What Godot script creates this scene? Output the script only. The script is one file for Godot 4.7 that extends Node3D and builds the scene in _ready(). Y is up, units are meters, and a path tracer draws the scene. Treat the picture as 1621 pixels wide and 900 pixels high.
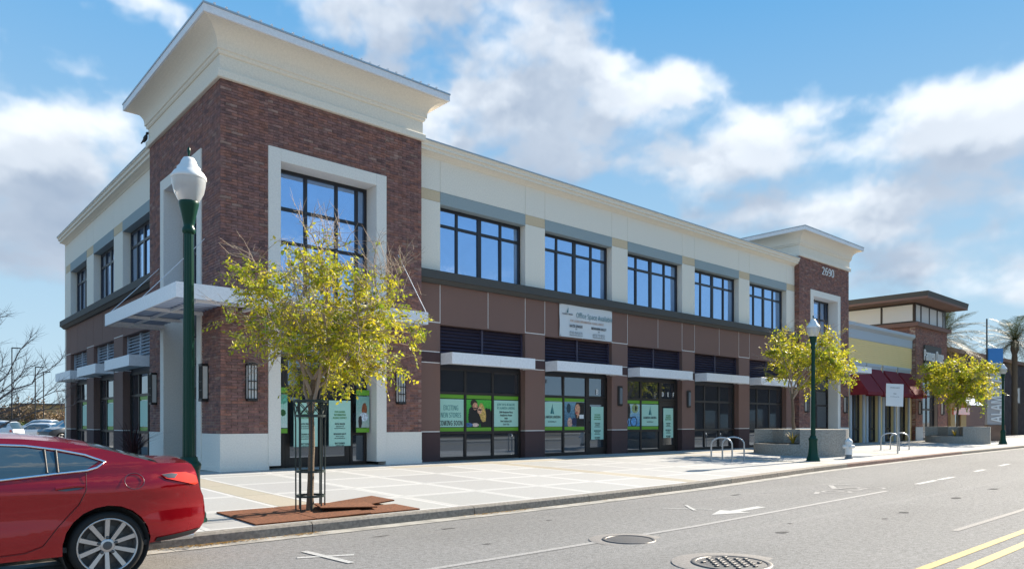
extends Node3D
# A two-storey brick and stucco corner building on a sunny street. x runs along the facade, z towards the street, y up, metres.
const B := 0.32      # pavement height at the foot of the building
const ZT := 0.3      # how far the brick tower stands proud of the wall
var M := {}
var T := {}
var used := {}
var rng := RandomNumberGenerator.new()

class MB:
	var v := PackedVector3Array()
	var n := PackedVector3Array()
	var c := PackedColorArray()
	var uv := PackedVector2Array()
	var col := Color(1, 1, 1)
	var with_uv := false
	func tri(a: Vector3, b: Vector3, d: Vector3) -> void:
		var nn := (b - a).cross(d - a)
		if nn.length_squared() < 1e-16:
			return
		nn = nn.normalized()
		v.append(a); v.append(d); v.append(b)
		n.append(nn); n.append(nn); n.append(nn)
		c.append(col); c.append(col); c.append(col)
	func stri(a: Vector3, b: Vector3, d: Vector3, na: Vector3, nb: Vector3, nd: Vector3) -> void:
		v.append(a); v.append(d); v.append(b)
		n.append(na); n.append(nd); n.append(nb)
		c.append(col); c.append(col); c.append(col)
	func quad(a: Vector3, b: Vector3, d: Vector3, e: Vector3) -> void:
		tri(a, b, d); tri(a, d, e)
	func squad(a, b, d, e, na, nb, nd, ne) -> void:
		stri(a, b, d, na, nb, nd); stri(a, d, e, na, nd, ne)
	func quadn(a: Vector3, b: Vector3, d: Vector3, e: Vector3, nn: Vector3) -> void:
		if (b - a).cross(d - a).dot(nn) >= 0.0:
			quad(a, b, d, e)
		else:
			quad(e, d, b, a)
	func obox(o: Vector3, hx: Vector3, hy: Vector3, hz: Vector3) -> void:
		var a := [hx, hy, hz]
		for i in 3:
			var p: Vector3 = a[(i + 1) % 3]
			var q: Vector3 = a[(i + 2) % 3]
			for s in [-1.0, 1.0]:
				var m: Vector3 = o + a[i] * s
				quadn(m - p - q, m + p - q, m + p + q, m - p + q, a[i] * s)
	func box(lo: Vector3, hi: Vector3) -> void:
		var h := (hi - lo) / 2
		obox((lo + hi) / 2, Vector3(h.x, 0, 0), Vector3(0, h.y, 0), Vector3(0, 0, h.z))
	# box with chamfered edges
	func cbox(o: Vector3, hx: Vector3, hy: Vector3, hz: Vector3, ch: float) -> void:
		var a := [hx, hy, hz]
		var u := [hx.normalized(), hy.normalized(), hz.normalized()]
		var r := []
		for i in 3:
			r.append(a[i] - u[i] * ch)
		for i in 3:
			var j := (i + 1) % 3
			var k := (i + 2) % 3
			for s in [-1.0, 1.0]:
				var m: Vector3 = o + a[i] * s
				quadn(m - r[j] - r[k], m + r[j] - r[k], m + r[j] + r[k], m - r[j] + r[k], a[i] * s)
				for t in [-1.0, 1.0]:
					var e1: Vector3 = o + a[i] * s + r[j] * t
					var e2: Vector3 = o + r[i] * s + a[j] * t
					quadn(e1 - r[k], e1 + r[k], e2 + r[k], e2 - r[k], u[i] * s + u[j] * t)
		for s in [-1.0, 1.0]:
			for t in [-1.0, 1.0]:
				for w in [-1.0, 1.0]:
					var p1: Vector3 = o + a[0] * s + r[1] * t + r[2] * w
					var p2: Vector3 = o + r[0] * s + a[1] * t + r[2] * w
					var p3: Vector3 = o + r[0] * s + r[1] * t + a[2] * w
					if (p2 - p1).cross(p3 - p1).dot(u[0] * s + u[1] * t + u[2] * w) > 0:
						tri(p1, p2, p3)
					else:
						tri(p1, p3, p2)
	# box in the coordinates of a face: s along, y up, o outwards
	func fbox(f: Array, s0: float, s1: float, y0: float, y1: float, n0: float, n1: float, ch := 0.0) -> void:
		var o: Vector3 = f[0] + f[1] * ((s0 + s1) / 2) + Vector3(0, (y0 + y1) / 2, 0) + f[2] * ((n0 + n1) / 2)
		if ch > 0.0:
			cbox(o, f[1] * ((s1 - s0) / 2), Vector3(0, (y1 - y0) / 2, 0), f[2] * ((n1 - n0) / 2), ch)
		else:
			obox(o, f[1] * ((s1 - s0) / 2), Vector3(0, (y1 - y0) / 2, 0), f[2] * ((n1 - n0) / 2))
	func fquad(f: Array, s0: float, s1: float, y0: float, y1: float, o: float) -> void:
		var p := func(s, y): return f[0] + f[1] * s + Vector3(0, y, 0) + f[2] * o
		var before := v.size()
		quadn(p.call(s0, y0), p.call(s1, y0), p.call(s1, y1), p.call(s0, y1), f[2])
		if with_uv:
			for i in range(before, v.size()):
				var d: Vector3 = v[i] - f[0]
				uv.append(Vector2((d.dot(f[1]) - s0) / (s1 - s0), 1.0 - (v[i].y - f[0].y - y0) / (y1 - y0)))
	func tube(pts: Array, rad: Array, sides := 6, cap := true) -> void:
		var rings := []
		var norms := []
		var side := Vector3.ZERO
		for i in pts.size():
			var d: Vector3 = (pts[mini(i + 1, pts.size() - 1)] - pts[maxi(i - 1, 0)]).normalized()
			if i == 0:
				side = d.cross(Vector3.UP)
				if side.length() < 0.05:
					side = Vector3.RIGHT
			side = (side - d * side.dot(d)).normalized()
			var up := d.cross(side)
			var ring := []
			var nr := []
			for k in sides:
				var t := TAU * k / sides
				var o: Vector3 = side * cos(t) + up * sin(t)
				ring.append(pts[i] + o * rad[i])
				nr.append(o)
			rings.append(ring); norms.append(nr)
		for i in pts.size() - 1:
			for k in sides:
				var q := (k + 1) % sides
				squad(rings[i][k], rings[i][q], rings[i + 1][q], rings[i + 1][k], norms[i][k], norms[i][q], norms[i + 1][q], norms[i + 1][k])
		if cap:
			for k in sides:
				var q := (k + 1) % sides
				tri(rings[0][q], rings[0][k], pts[0])
				tri(rings[-1][k], rings[-1][q], pts[-1])
	# turned shape: profile of Vector2(radius, height) from the bottom up, about an axis; flutes > 0 makes a fluted shaft
	func lathe(o: Vector3, prof: Array, sides := 16, ax := Vector3.UP, smooth := true, flutes := 0.0) -> void:
		var b1 := ax.cross(Vector3(0.3, 0.2, 0.93)).normalized()
		var b2 := ax.cross(b1)
		var nrm := []
		for i in prof.size():
			var p0: Vector2 = prof[maxi(i - 1, 0)]
			var p1: Vector2 = prof[mini(i + 1, prof.size() - 1)]
			var d := (p1 - p0).normalized()
			nrm.append(Vector2(d.y, -d.x))
		for i in prof.size() - 1:
			for k in sides:
				var q := []
				var qn := []
				for e in [[i, k], [i, k + 1], [i + 1, k + 1], [i + 1, k]]:
					var t: float = TAU * e[1] / sides
					var o2: Vector3 = b1 * cos(t) + b2 * sin(t)
					var pr: Vector2 = prof[e[0]]
					var rr := pr.x * (1.0 - (flutes if e[1] % 2 == 1 else 0.0))
					q.append(o + o2 * rr + ax * pr.y)
					qn.append((o2 * nrm[e[0]].x + ax * nrm[e[0]].y).normalized())
				if smooth:
					squad(q[0], q[1], q[2], q[3], qn[0], qn[1], qn[2], qn[3])
				else:
					quadn(q[0], q[3], q[2], q[1], qn[0] + qn[2])
	# upright prism over a plan outline (x, z)
	func prism(poly: PackedVector2Array, y0: float, y1: float, bottom := false) -> void:
		var idx := Geometry2D.triangulate_polygon(poly)
		for i in range(0, idx.size(), 3):
			var a := poly[idx[i]]; var b := poly[idx[i + 1]]; var d := poly[idx[i + 2]]
			if (b - a).cross(d - a) > 0:
				var t := b; b = d; d = t
			tri(Vector3(a.x, y1, a.y), Vector3(b.x, y1, b.y), Vector3(d.x, y1, d.y))
			if bottom:
				tri(Vector3(a.x, y0, a.y), Vector3(d.x, y0, d.y), Vector3(b.x, y0, b.y))
		var cw := Geometry2D.is_polygon_clockwise(poly)
		for i in poly.size():
			var a := poly[i]; var b := poly[(i + 1) % poly.size()]
			if not cw:
				var t := a; a = b; b = t
			quad(Vector3(a.x, y0, a.y), Vector3(b.x, y0, b.y), Vector3(b.x, y1, b.y), Vector3(a.x, y1, a.y))
	# profile of Vector2(out, y) swept along a plan path, mitred; the outside lies to the right of the path
	func sweep(prof: Array, path: Array, closed := false) -> void:
		var m := path.size()
		var offs := []
		for i in m:
			var d0: Vector2 = (path[i] - path[(i - 1 + m) % m]).normalized()
			var d1: Vector2 = (path[(i + 1) % m] - path[i]).normalized()
			if not closed and i == 0: d0 = d1
			if not closed and i == m - 1: d1 = d0
			var n0 := Vector2(-d0.y, d0.x); var n1 := Vector2(-d1.y, d1.x)
			offs.append((n0 + n1) / (1.0 + n0.dot(n1)))
		for i in (m if closed else m - 1):
			var j := (i + 1) % m
			for k in prof.size() - 1:
				var q := []
				for e in [[i, k], [j, k], [j, k + 1], [i, k + 1]]:
					var p: Vector2 = path[e[0]] + offs[e[0]] * prof[e[1]].x
					q.append(Vector3(p.x, prof[e[1]].y, p.y))
				quad(q[3], q[2], q[1], q[0])
		if not closed:
			for e in [0, m - 1]:
				var poly := PackedVector2Array()
				for p in prof: poly.append(p)
				var idx := Geometry2D.triangulate_polygon(poly)
				for i in range(0, idx.size(), 3):
					var w := []
					for k in 3:
						var pp: Vector2 = path[e] + offs[e] * poly[idx[i + k]].x
						w.append(Vector3(pp.x, poly[idx[i + k]].y, pp.y))
					tri(w[0], w[1], w[2])
	func mesh() -> ArrayMesh:
		var a := []
		a.resize(Mesh.ARRAY_MAX)
		a[Mesh.ARRAY_VERTEX] = v
		a[Mesh.ARRAY_NORMAL] = n
		a[Mesh.ARRAY_COLOR] = c
		if with_uv:
			a[Mesh.ARRAY_TEX_UV] = uv
		var m := ArrayMesh.new()
		if v.size():
			m.add_surface_from_arrays(Mesh.PRIMITIVE_TRIANGLES, a)
		return m

# ---------------------------------------------------------------- helpers
func numbered(called: String) -> String:
	var k: int = used.get(called, 0)
	used[called] = k + 1
	return called if k == 0 else "%s_%03d" % [called, k]

func thing(called: String, label: String, category: String, at := Vector3.ZERO, group := "") -> Node3D:
	var o := Node3D.new()
	o.name = numbered(called)
	add_child(o)
	o.position = at
	o.set_meta("label", label)
	o.set_meta("category", category)
	if group:
		o.set_meta("group", group)
	return o

# a part whose mesh is in world coordinates
func part(parent: Node3D, called: String, mb: MB, m: Material, kind := "") -> MeshInstance3D:
	var o := MeshInstance3D.new()
	o.name = called
	o.mesh = mb.mesh()
	o.material_override = m
	parent.add_child(o, true)
	o.position = -world_of(parent)
	if kind:
		o.set_meta("kind", kind)
	return o

func world_of(nd: Node) -> Vector3:
	var p := Vector3.ZERO
	while nd != self and nd is Node3D:
		p += nd.position
		nd = nd.get_parent()
	return p

func group_part(parent: Node3D, called: String) -> Node3D:
	var o := Node3D.new()
	o.name = called
	parent.add_child(o, true)
	return o

func put(parent: Node3D, called: String, mesh: Mesh, m: Material, x: Transform3D) -> MeshInstance3D:
	var o := MeshInstance3D.new()
	o.name = called
	o.mesh = mesh
	o.material_override = m
	parent.add_child(o, true)
	o.transform = Transform3D(x.basis, x.origin - world_of(parent))
	return o

func structure(called: String, mb: MB, m: Material, label := "", kind := "structure") -> MeshInstance3D:
	var o := MeshInstance3D.new()
	o.name = numbered(called)
	o.mesh = mb.mesh()
	o.material_override = m
	add_child(o)
	o.set_meta("kind", kind)
	if label:
		o.set_meta("label", label)
	return o

func lin(r: float, g: float, b: float, a := 1.0) -> Color:
	var q := Color(r, g, b).linear_to_srgb()
	q.a = a
	return q

func mat(key: String, color: Color, rough := 0.8, o := {}) -> StandardMaterial3D:
	var m := StandardMaterial3D.new()
	m.resource_name = key
	m.albedo_color = color
	m.roughness = rough
	m.metallic = o.get("metal", 0.0)
	if o.has("spec"): m.metallic_specular = o.spec
	if o.get("vc", false): m.vertex_color_use_as_albedo = true
	if o.has("tex"):
		m.albedo_texture = T[o.tex]
		m.uv1_triplanar = true
		m.uv1_world_triplanar = true
		m.uv1_scale = Vector3.ONE / float(o.get("size", 2.0))
	if o.has("bump"):
		m.normal_enabled = true
		m.normal_texture = T[o.bump]
		m.normal_scale = o.get("bumps", 0.5)
	if o.get("alpha", false):
		m.transparency = BaseMaterial3D.TRANSPARENCY_ALPHA
	if o.has("coat"):
		m.clearcoat_enabled = true
		m.clearcoat = o.coat
		m.clearcoat_roughness = 0.04
	if o.has("back"):
		m.backlight_enabled = true
		m.backlight = o.back
	if o.get("two", false): m.cull_mode = BaseMaterial3D.CULL_DISABLED
	M[key] = m
	return m

# grey texture of two layers of noise, values lo..1
func grain(key: String, sz: int, f1: float, f2: float, lo: float, mixf := 0.5, seed_ := 1, speck := 0.0, tint := Vector3.ZERO) -> void:
	var a := FastNoiseLite.new(); a.seed = seed_; a.frequency = f1; a.fractal_octaves = 4
	var b := FastNoiseLite.new(); b.seed = seed_ + 9; b.frequency = f2; b.fractal_octaves = 3
	var ia := a.get_seamless_image(sz, sz).get_data()
	var ib := b.get_seamless_image(sz, sz).get_data()
	var out := PackedByteArray(); out.resize(sz * sz * 3)
	var r := RandomNumberGenerator.new(); r.seed = seed_
	for i in sz * sz:
		var t := (ia[i] * (1.0 - mixf) + ib[i] * mixf) / 255.0
		t = clampf((t - 0.5) * 1.7 + 0.5, 0.0, 1.0)
		var val := lo + (1.0 - lo) * t
		if speck > 0.0:
			val *= 1.0 - speck * (r.randf() - 0.5)
		out[i * 3] = clampi(int(255 * (val + tint.x * (1 - t))), 0, 255)
		out[i * 3 + 1] = clampi(int(255 * (val + tint.y * (1 - t))), 0, 255)
		out[i * 3 + 2] = clampi(int(255 * (val + tint.z * (1 - t))), 0, 255)
	var im := Image.create_from_data(sz, sz, false, Image.FORMAT_RGB8, out)
	im.generate_mipmaps()
	T[key] = ImageTexture.create_from_image(im)

func relief(key: String, sz: int, f: float, amount: float, seed_: int, oct := 4) -> void:
	var a := FastNoiseLite.new(); a.seed = seed_; a.frequency = f; a.fractal_octaves = oct
	var im := a.get_seamless_image(sz, sz)
	im.convert(Image.FORMAT_RGBA8)
	im.bump_map_to_normal_map(amount)
	T[key] = ImageTexture.create_from_image(im)

func text(parent: Node3D, s: String, cap: float, at: Vector3, along: Vector3, outw: Vector3, m: Material, bold := false, squeeze := 1.0, depth := 0.004, up := Vector3.UP) -> MeshInstance3D:
	var f := SystemFont.new()
	f.font_names = PackedStringArray(["Droid Sans"])
	if bold: f.font_weight = 700
	var t := TextMesh.new()
	t.text = s
	t.font = f
	t.font_size = 48
	t.pixel_size = cap / (48 * 0.72)
	t.depth = depth
	t.curve_step = 2.0
	return put(parent, "lettering", t, m, Transform3D(Basis(along * squeeze, up, outw), at))

func smooth(a: float, b: float, x: float) -> float:
	var t := clampf((x - a) / (b - a), 0.0, 1.0)
	return t * t * (3.0 - 2.0 * t)

# plan of the kerb line and heights of the ground
func kerb_z(x: float) -> float:
	var k := [[-200.0, 9.72], [3.0, 9.72], [8.0, 9.45], [12.8, 8.95], [16.4, 8.55], [20.0, 8.3], [33.0, 7.6], [48.0, 7.15], [70.0, 6.6], [140.0, 5.5]]
	for i in k.size() - 1:
		if x <= k[i + 1][0]:
			return lerpf(k[i][1], k[i + 1][1], (x - k[i][0]) / (k[i + 1][0] - k[i][0]))
	return 5.5

func walk_y(x: float, z: float) -> float:
	return lerpf(B, 0.15, clampf(z / kerb_z(x), 0.0, 1.0))

func road_y(z: float) -> float:
	return 0.02 * (clampf(z, 10.0, 16.95) - 10.0) - 0.02 * maxf(0.0, z - 16.95)

func make_sky() -> PanoramaSkyMaterial:
	var W := 3072
	var H := 1536
	var rows := 640                      # clouds reach from the horizon to 75 degrees
	var top := H / 2 - rows
	# cloud banks: azimuth, elevation, half width, half height (degrees), weight
	var banks := [[-58, 29.6, 9, 3.4, 1.0], [-51.5, 27.8, 8, 4.2, 1.05], [-44.8, 26.0, 6, 3.4, 1.1], [-50.8, 23.2, 6.5, 3.4, 1.0], [-44.2, 21.7, 8, 2.6, 1.05], [-37, 22.6, 5, 2.2, 1.05], [-29.5, 20.0, 3.8, 2.2, 1.05], [-30.3, 18.4, 4.6, 1.3, 0.9],
		[-20.5, 20.8, 4.2, 1.5, 0.9], [-19.8, 18.3, 6.5, 2.2, 1.05], [-13.6, 18.4, 4.5, 3.0, 1.0], [-23.5, 14.7, 7.5, 1.7, 1.05], [-14, 14.0, 5, 2.2, 0.95], [-20.5, 11.4, 5, 1.6, 0.85], [-13.5, 8.6, 5, 1.9, 0.85], [-76.6, 27.3, 6, 1.5, 0.8], [-77.3, 19.4, 4.0, 2.6, 1.1], [-79.8, 16.6, 5, 2.4, 1.0],
		[-83.2, 13.6, 5, 2.8, 1.1], [-80.5, 10.2, 7, 2.2, 0.9], [-35.2, 25.3, 1.7, 0.7, 0.95], [-36.5, 28.3, 1.2, 0.5, 0.9], [-6, 22, 6, 3, 0.95], [-2, 14, 7, 3, 1.0], [-90, 22, 6, 3, 1.0], [-96, 14, 8, 3, 1.0], [-50, 36, 16, 4, 0.95], [-20, 40, 10, 3, 0.9], [-42, 20.3, 9, 2.0, 1.0], [-33.5, 19.6, 5, 2.0, 1.0], [-24, 15.2, 8, 1.6, 1.05], [-85, 17.5, 5, 3, 1.0], [-57, 25.5, 5, 2.2, 0.95], [24, 12, 9, 2.2, 0.72], [44, 20, 8, 2.5, 0.74], [54, 10, 9, 1.8, 0.7], [36, 28, 9, 2.5, 0.72], [-70, 7, 9, 1.6, 0.7], [-30, 9.5, 6, 1.2, 0.65]]
	var r := RandomNumberGenerator.new()
	r.seed = 77
	for i in 38:
		banks.append([r.randf_range(62, 256), r.randf_range(7, 44), r.randf_range(4, 10), r.randf_range(1.6, 3.8), r.randf_range(0.8, 1.05)])
	for i in 16:
		banks.append([r.randf_range(0, 360), r.randf_range(44, 68), r.randf_range(6, 16), r.randf_range(2, 4.5), r.randf_range(0.75, 0.95)])
	var lw := W / 8
	var lh := rows / 8
	var mask := Image.create(lw, lh, false, Image.FORMAT_RF)
	for bk in banks:
		var reach: float = bk[3] * 2.2
		for y in lh:
			var el := 75.0 * (1.0 - (y + 0.5) / lh)
			if absf(el - bk[1]) > reach:
				continue
			var cx: float = fposmod((bk[0] + 90.0) / 360.0, 1.0) * lw
			var half := int(bk[2] * 2.2 / 360.0 * lw) + 1
			for k in range(-half, half + 1):
				var x := posmod(int(cx) + k, lw)
				var dx: float = (int(cx) + k + 0.5 - cx) / lw * 360.0 / bk[2]
				var dy: float = (el - bk[1]) / bk[3]
				if dy < 0: dy *= 1.35
				var g: float = bk[4] * exp(-(dx * dx + dy * dy) * 0.75)
				var was := mask.get_pixel(x, y).r
				mask.set_pixel(x, y, Color(1.0 - (1.0 - was) * (1.0 - minf(g, 0.98)), 0, 0))
	mask.resize(W, rows, Image.INTERPOLATE_BILINEAR)
	var md := mask.get_data().to_float32_array()
	var nz := FastNoiseLite.new()
	nz.seed = 5; nz.frequency = 0.011; nz.fractal_octaves = 6; nz.fractal_gain = 0.55
	nz.domain_warp_enabled = true; nz.domain_warp_amplitude = 22.0; nz.domain_warp_frequency = 0.013
	var nim := nz.get_seamless_image(W, int(rows * 1.6))
	nim.resize(W, rows, Image.INTERPOLATE_BILINEAR)
	var nd := nim.get_data()
	var n2 := FastNoiseLite.new()
	n2.seed = 8; n2.frequency = 0.006; n2.fractal_octaves = 4
	var nd2 := n2.get_seamless_image(W, rows).get_data()
	var den := PackedFloat32Array(); den.resize(W * rows)
	for i in W * rows:
		var m := md[i]
		if m > 0.1:
			var t := clampf((m * 1.25 + (nd[i] / 255.0 - 0.5) * 1.45 - 0.50) / 0.75, 0.0, 1.0)
			den[i] = t * t * (3.0 - 2.0 * t)
	var px := PackedFloat32Array(); px.resize(W * H * 3)
	for y in H / 2:
		var el := 90.0 * (1.0 - (y + 0.5) / (H / 2))
		# clear air, bluer and deeper upwards
		var t := pow(clampf(el / 34.0, 0.0, 1.0), 0.9)
		var sr := lerpf(0.32, 0.050, t); var sg := lerpf(0.42, 0.205, t); var sb := lerpf(0.47, 0.415, t)
		if el > 34.0:
			var q := clampf((el - 34.0) / 56.0, 0.0, 1.0)
			sr = lerpf(sr, 0.045, q); sg = lerpf(sg, 0.19, q); sb = lerpf(sb, 0.43, q)
		var low := smooth(1.0, 9.0, el)
		for x in W:
			var o := (y * W + x) * 3
			var d := 0.0
			var lit := 1.0
			if y >= top:
				var i := (y - top) * W + x
				d = den[i]
				if d > 0.002:
					var above := den[i - W * 18] if y - top > 18 else 0.0
					var more := den[i - W * 36] if y - top > 36 else 0.0
					lit = 1.04 - 0.24 * above * (0.5 + nd2[i] / 255.0) - 0.30 * more * (nd[i] / 255.0 + 0.45) - 0.16 * (1.0 - d) * more
					d *= 0.35 + 0.65 * low
			d *= 0.9
			px[o] = lerpf(sr, 0.53 * lit, d)
			px[o + 1] = lerpf(sg, 0.555 * (0.10 + 0.90 * lit), d)
			px[o + 2] = lerpf(sb, 0.585 * (0.26 + 0.74 * lit), d)
	for y in range(H / 2, H):
		for x in range(0, W):
			var o := (y * W + x) * 3
			px[o] = 0.3; px[o + 1] = 0.3; px[o + 2] = 0.3
	var im := Image.create_from_data(W, H, false, Image.FORMAT_RGBF, px.to_byte_array())
	var s := PanoramaSkyMaterial.new()
	s.panorama = ImageTexture.create_from_image(im)
	return s

func make_materials() -> void:
	grain("fine", 512, 0.05, 0.25, 0.91, 0.6, 3, 0.05)
	grain("pale", 64, 0.05, 0.2, 0.97, 0.5, 2)
	grain("blotch", 512, 0.008, 0.12, 0.74, 0.35, 4, 0.05)
	grain("asphalt", 1024, 0.03, 0.11, 0.66, 0.62, 11, 0.34, Vector3(0.01, 0.005, 0.0))
	grain("rust", 512, 0.02, 0.3, 0.55, 0.5, 21, 0.1)
	grain("bark", 256, 0.03, 0.3, 0.5, 0.5, 31, 0.2)
	grain("worn", 512, 0.03, 0.35, 0.60, 0.55, 41, 0.12)
	relief("stucco_n", 512, 0.18, 3.0, 13)
	relief("asphalt_n", 1024, 0.3, 4.5, 14, 3)
	relief("soft_n", 512, 0.03, 2.0, 15)
	mat("stucco", lin(0.91, 0.85, 0.74), 0.9, {"tex": "fine", "size": 1.6, "bump": "stucco_n", "bumps": 0.35})
	mat("stucco_white", lin(0.88, 0.84, 0.77), 0.9, {"tex": "fine", "size": 1.6, "bump": "stucco_n", "bumps": 0.35})
	mat("cornice_cream", lin(0.90, 0.83, 0.71), 0.85, {"tex": "fine", "size": 2.0, "bump": "stucco_n", "bumps": 0.2})
	mat("stucco_tan", lin(0.72, 0.57, 0.38), 0.9, {"tex": "fine", "size": 1.6, "bump": "stucco_n", "bumps": 0.35})
	mat("stucco_slate", lin(0.34, 0.41, 0.43), 0.9, {"tex": "fine", "size": 1.6, "bump": "stucco_n", "bumps": 0.35})
	mat("stucco_brown", lin(0.225, 0.132, 0.108), 0.9, {"tex": "fine", "size": 1.3, "bump": "stucco_n", "bumps": 0.35})
	mat("stucco_dark", lin(0.085, 0.048, 0.048), 0.9, {"tex": "fine", "size": 1.3, "bump": "stucco_n", "bumps": 0.3})
	mat("joint_white", lin(0.85, 0.83, 0.80), 0.8)
	mat("belt", lin(0.075, 0.074, 0.07), 0.75, {"tex": "fine", "size": 1.6})
	mat("mortar", lin(0.40, 0.31, 0.26), 0.95, {"tex": "fine", "size": 1.0})
	mat("brick", lin(1, 1, 1), 0.92, {"vc": true, "tex": "blotch", "size": 0.9, "bump": "stucco_n", "bumps": 0.5})
	mat("coping", lin(0.42, 0.44, 0.46), 0.35, {"metal": 0.7})
	mat("white_metal", lin(0.88, 0.89, 0.92), 0.45, {"tex": "fine", "size": 3.0})
	mat("deck_metal", lin(0.34, 0.42, 0.58), 0.35, {"metal": 0.5})
	mat("frame", lin(0.018, 0.013, 0.012), 0.45)
	mat("frame_blue", lin(0.016, 0.017, 0.024), 0.4)
	mat("mirror_glass", lin(0.36, 0.54, 0.84), 0.03, {"metal": 0.92, "tex": "pale", "size": 3.0, "bump": "soft_n", "bumps": 0.03})
	mat("shop_glass", lin(0.19, 0.22, 0.26, 0.30), 0.03, {"metal": 0.85, "alpha": true})
	mat("interior", lin(0.34, 0.31, 0.28), 0.9)
	mat("louver", lin(0.060, 0.050, 0.085), 0.5)
	mat("louver_pale", lin(0.42, 0.46, 0.52), 0.5)
	mat("black_metal", lin(0.012, 0.011, 0.012), 0.5)
	mat("globe_glass", lin(0.66, 0.68, 0.70, 0.55), 0.2, {"alpha": true})
	mat("lamp_glass", lin(0.80, 0.80, 0.78), 0.35, {"back": lin(0.5, 0.5, 0.48)})
	mat("asphalt", lin(0.30, 0.297, 0.293), 0.92, {"vc": true, "tex": "asphalt", "size": 3.1, "bump": "asphalt_n", "bumps": 0.8})
	mat("lot_asphalt", lin(0.15, 0.145, 0.14), 0.95, {"tex": "asphalt", "size": 3.7})
	mat("earth", lin(0.17, 0.14, 0.10), 1.0, {"tex": "blotch", "size": 9.0})
	mat("gutter", lin(0.42, 0.40, 0.36), 0.9, {"tex": "blotch", "size": 1.9, "bump": "stucco_n", "bumps": 0.3})
	mat("concrete", lin(1, 1, 1), 0.88, {"vc": true, "tex": "fine", "size": 2.1, "bump": "stucco_n", "bumps": 0.2})
	mat("kerb", lin(1, 1, 1), 0.9, {"vc": true, "tex": "worn", "size": 1.3, "bump": "stucco_n", "bumps": 0.5})
	mat("paint_white", lin(0.62, 0.62, 0.60), 0.8, {"tex": "worn", "size": 0.6})
	mat("paint_worn", lin(0.44, 0.43, 0.42), 0.85, {"tex": "worn", "size": 0.5})
	mat("paint_faint", lin(0.30, 0.29, 0.28), 0.85, {"tex": "worn", "size": 0.5})
	mat("paint_yellow", lin(0.62, 0.45, 0.13), 0.8, {"tex": "worn", "size": 0.6})
	mat("cast_iron", lin(0.20, 0.19, 0.185), 0.5, {"metal": 0.5, "tex": "worn", "size": 0.4})
	mat("road_patch", lin(0.30, 0.28, 0.265), 0.9, {"tex": "asphalt", "size": 1.7})
	mat("bare_wood", lin(0.17, 0.13, 0.12), 0.95)
	mat("brake", lin(0.10, 0.10, 0.10), 0.5, {"metal": 0.6})
	mat("oil_stain", lin(0.17, 0.165, 0.16), 1.0, {"spec": 0.1, "tex": "asphalt", "size": 2.3})
	mat("rust", lin(0.26, 0.085, 0.028), 0.95, {"tex": "rust", "size": 0.8, "bump": "stucco_n", "bumps": 0.5})
	mat("green_paint", lin(0.004, 0.045, 0.030), 0.32, {"spec": 0.35})
	mat("cage_green", lin(0.016, 0.032, 0.030), 0.5)
	mat("galvanised", lin(0.45, 0.46, 0.47), 0.35, {"metal": 0.7})
	mat("planter", lin(0.56, 0.52, 0.46), 0.9, {"tex": "worn", "size": 1.2, "bump": "stucco_n", "bumps": 0.6})
	mat("soil", lin(0.05, 0.032, 0.02), 1.0)
	mat("bark", lin(0.30, 0.22, 0.15), 0.95, {"tex": "bark", "size": 0.25, "bump": "stucco_n", "bumps": 0.8})
	mat("twig", lin(0.36, 0.28, 0.22), 0.95)
	mat("leaf", lin(1, 1, 1), 0.5, {"vc": true, "two": true, "back": lin(1.0, 1.0, 0.8)})
	mat("palm_leaf", lin(1, 1, 1), 0.6, {"vc": true, "two": true, "back": lin(0.4, 0.4, 0.3)})
	mat("hydrant", lin(0.74, 0.74, 0.73), 0.5)
	mat("siding", lin(0.95, 0.72, 0.34), 0.8, {"tex": "fine", "size": 1.5})
	mat("trim_blue", lin(0.42, 0.47, 0.52), 0.7)
	mat("awning_red", lin(0.17, 0.014, 0.026), 0.85, {"two": true, "back": lin(0.25, 0.03, 0.03)})
	mat("sign_white", lin(0.74, 0.76, 0.77), 0.6)
	mat("banner", lin(0.66, 0.69, 0.71), 0.75, {"bump": "soft_n", "bumps": 0.2})
	mat("ink", lin(0.03, 0.03, 0.035), 0.8)
	mat("ink_grey", lin(0.16, 0.18, 0.20), 0.8)
	mat("ink_blue", lin(0.06, 0.20, 0.24), 0.8)
	mat("ink_teal", lin(0.02, 0.17, 0.19), 0.8)
	mat("ink_green", lin(0.08, 0.25, 0.06), 0.8)
	mat("ink_orange", lin(0.45, 0.22, 0.10), 0.8)
	mat("mint", lin(0.40, 0.68, 0.58), 0.45)
	mat("film_green", lin(0.13, 0.36, 0.02), 0.4)
	mat("tyre", lin(0.012, 0.012, 0.012), 0.85)
	mat("alloy", lin(0.52, 0.52, 0.53), 0.28, {"metal": 0.85})
	mat("dark_plastic", lin(0.10, 0.10, 0.10), 0.9)
	mat("car_red", lin(0.33, 0.0015, 0.008), 0.16, {"metal": 0.6, "coat": 0.8})
	mat("car_white", lin(0.72, 0.73, 0.75), 0.3, {"coat": 1.0})
	mat("car_dark", lin(0.03, 0.035, 0.045), 0.3, {"coat": 1.0})
	mat("car_glass", lin(0.035, 0.055, 0.065), 0.04, {"spec": 0.9, "coat": 1.0})
	mat("chrome", lin(0.75, 0.76, 0.78), 0.12, {"metal": 1.0})
	mat("tail_red", lin(0.75, 0.05, 0.02), 0.12, {"coat": 1.0})
	mat("hill", lin(0.13, 0.13, 0.10), 1.0, {"tex": "blotch", "size": 60.0})
	mat("far_wall", lin(0.28, 0.17, 0.12), 0.9, {"tex": "blotch", "size": 4.0})
	mat("far_pale", lin(0.55, 0.53, 0.50), 0.9, {"tex": "fine", "size": 4.0})
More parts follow.
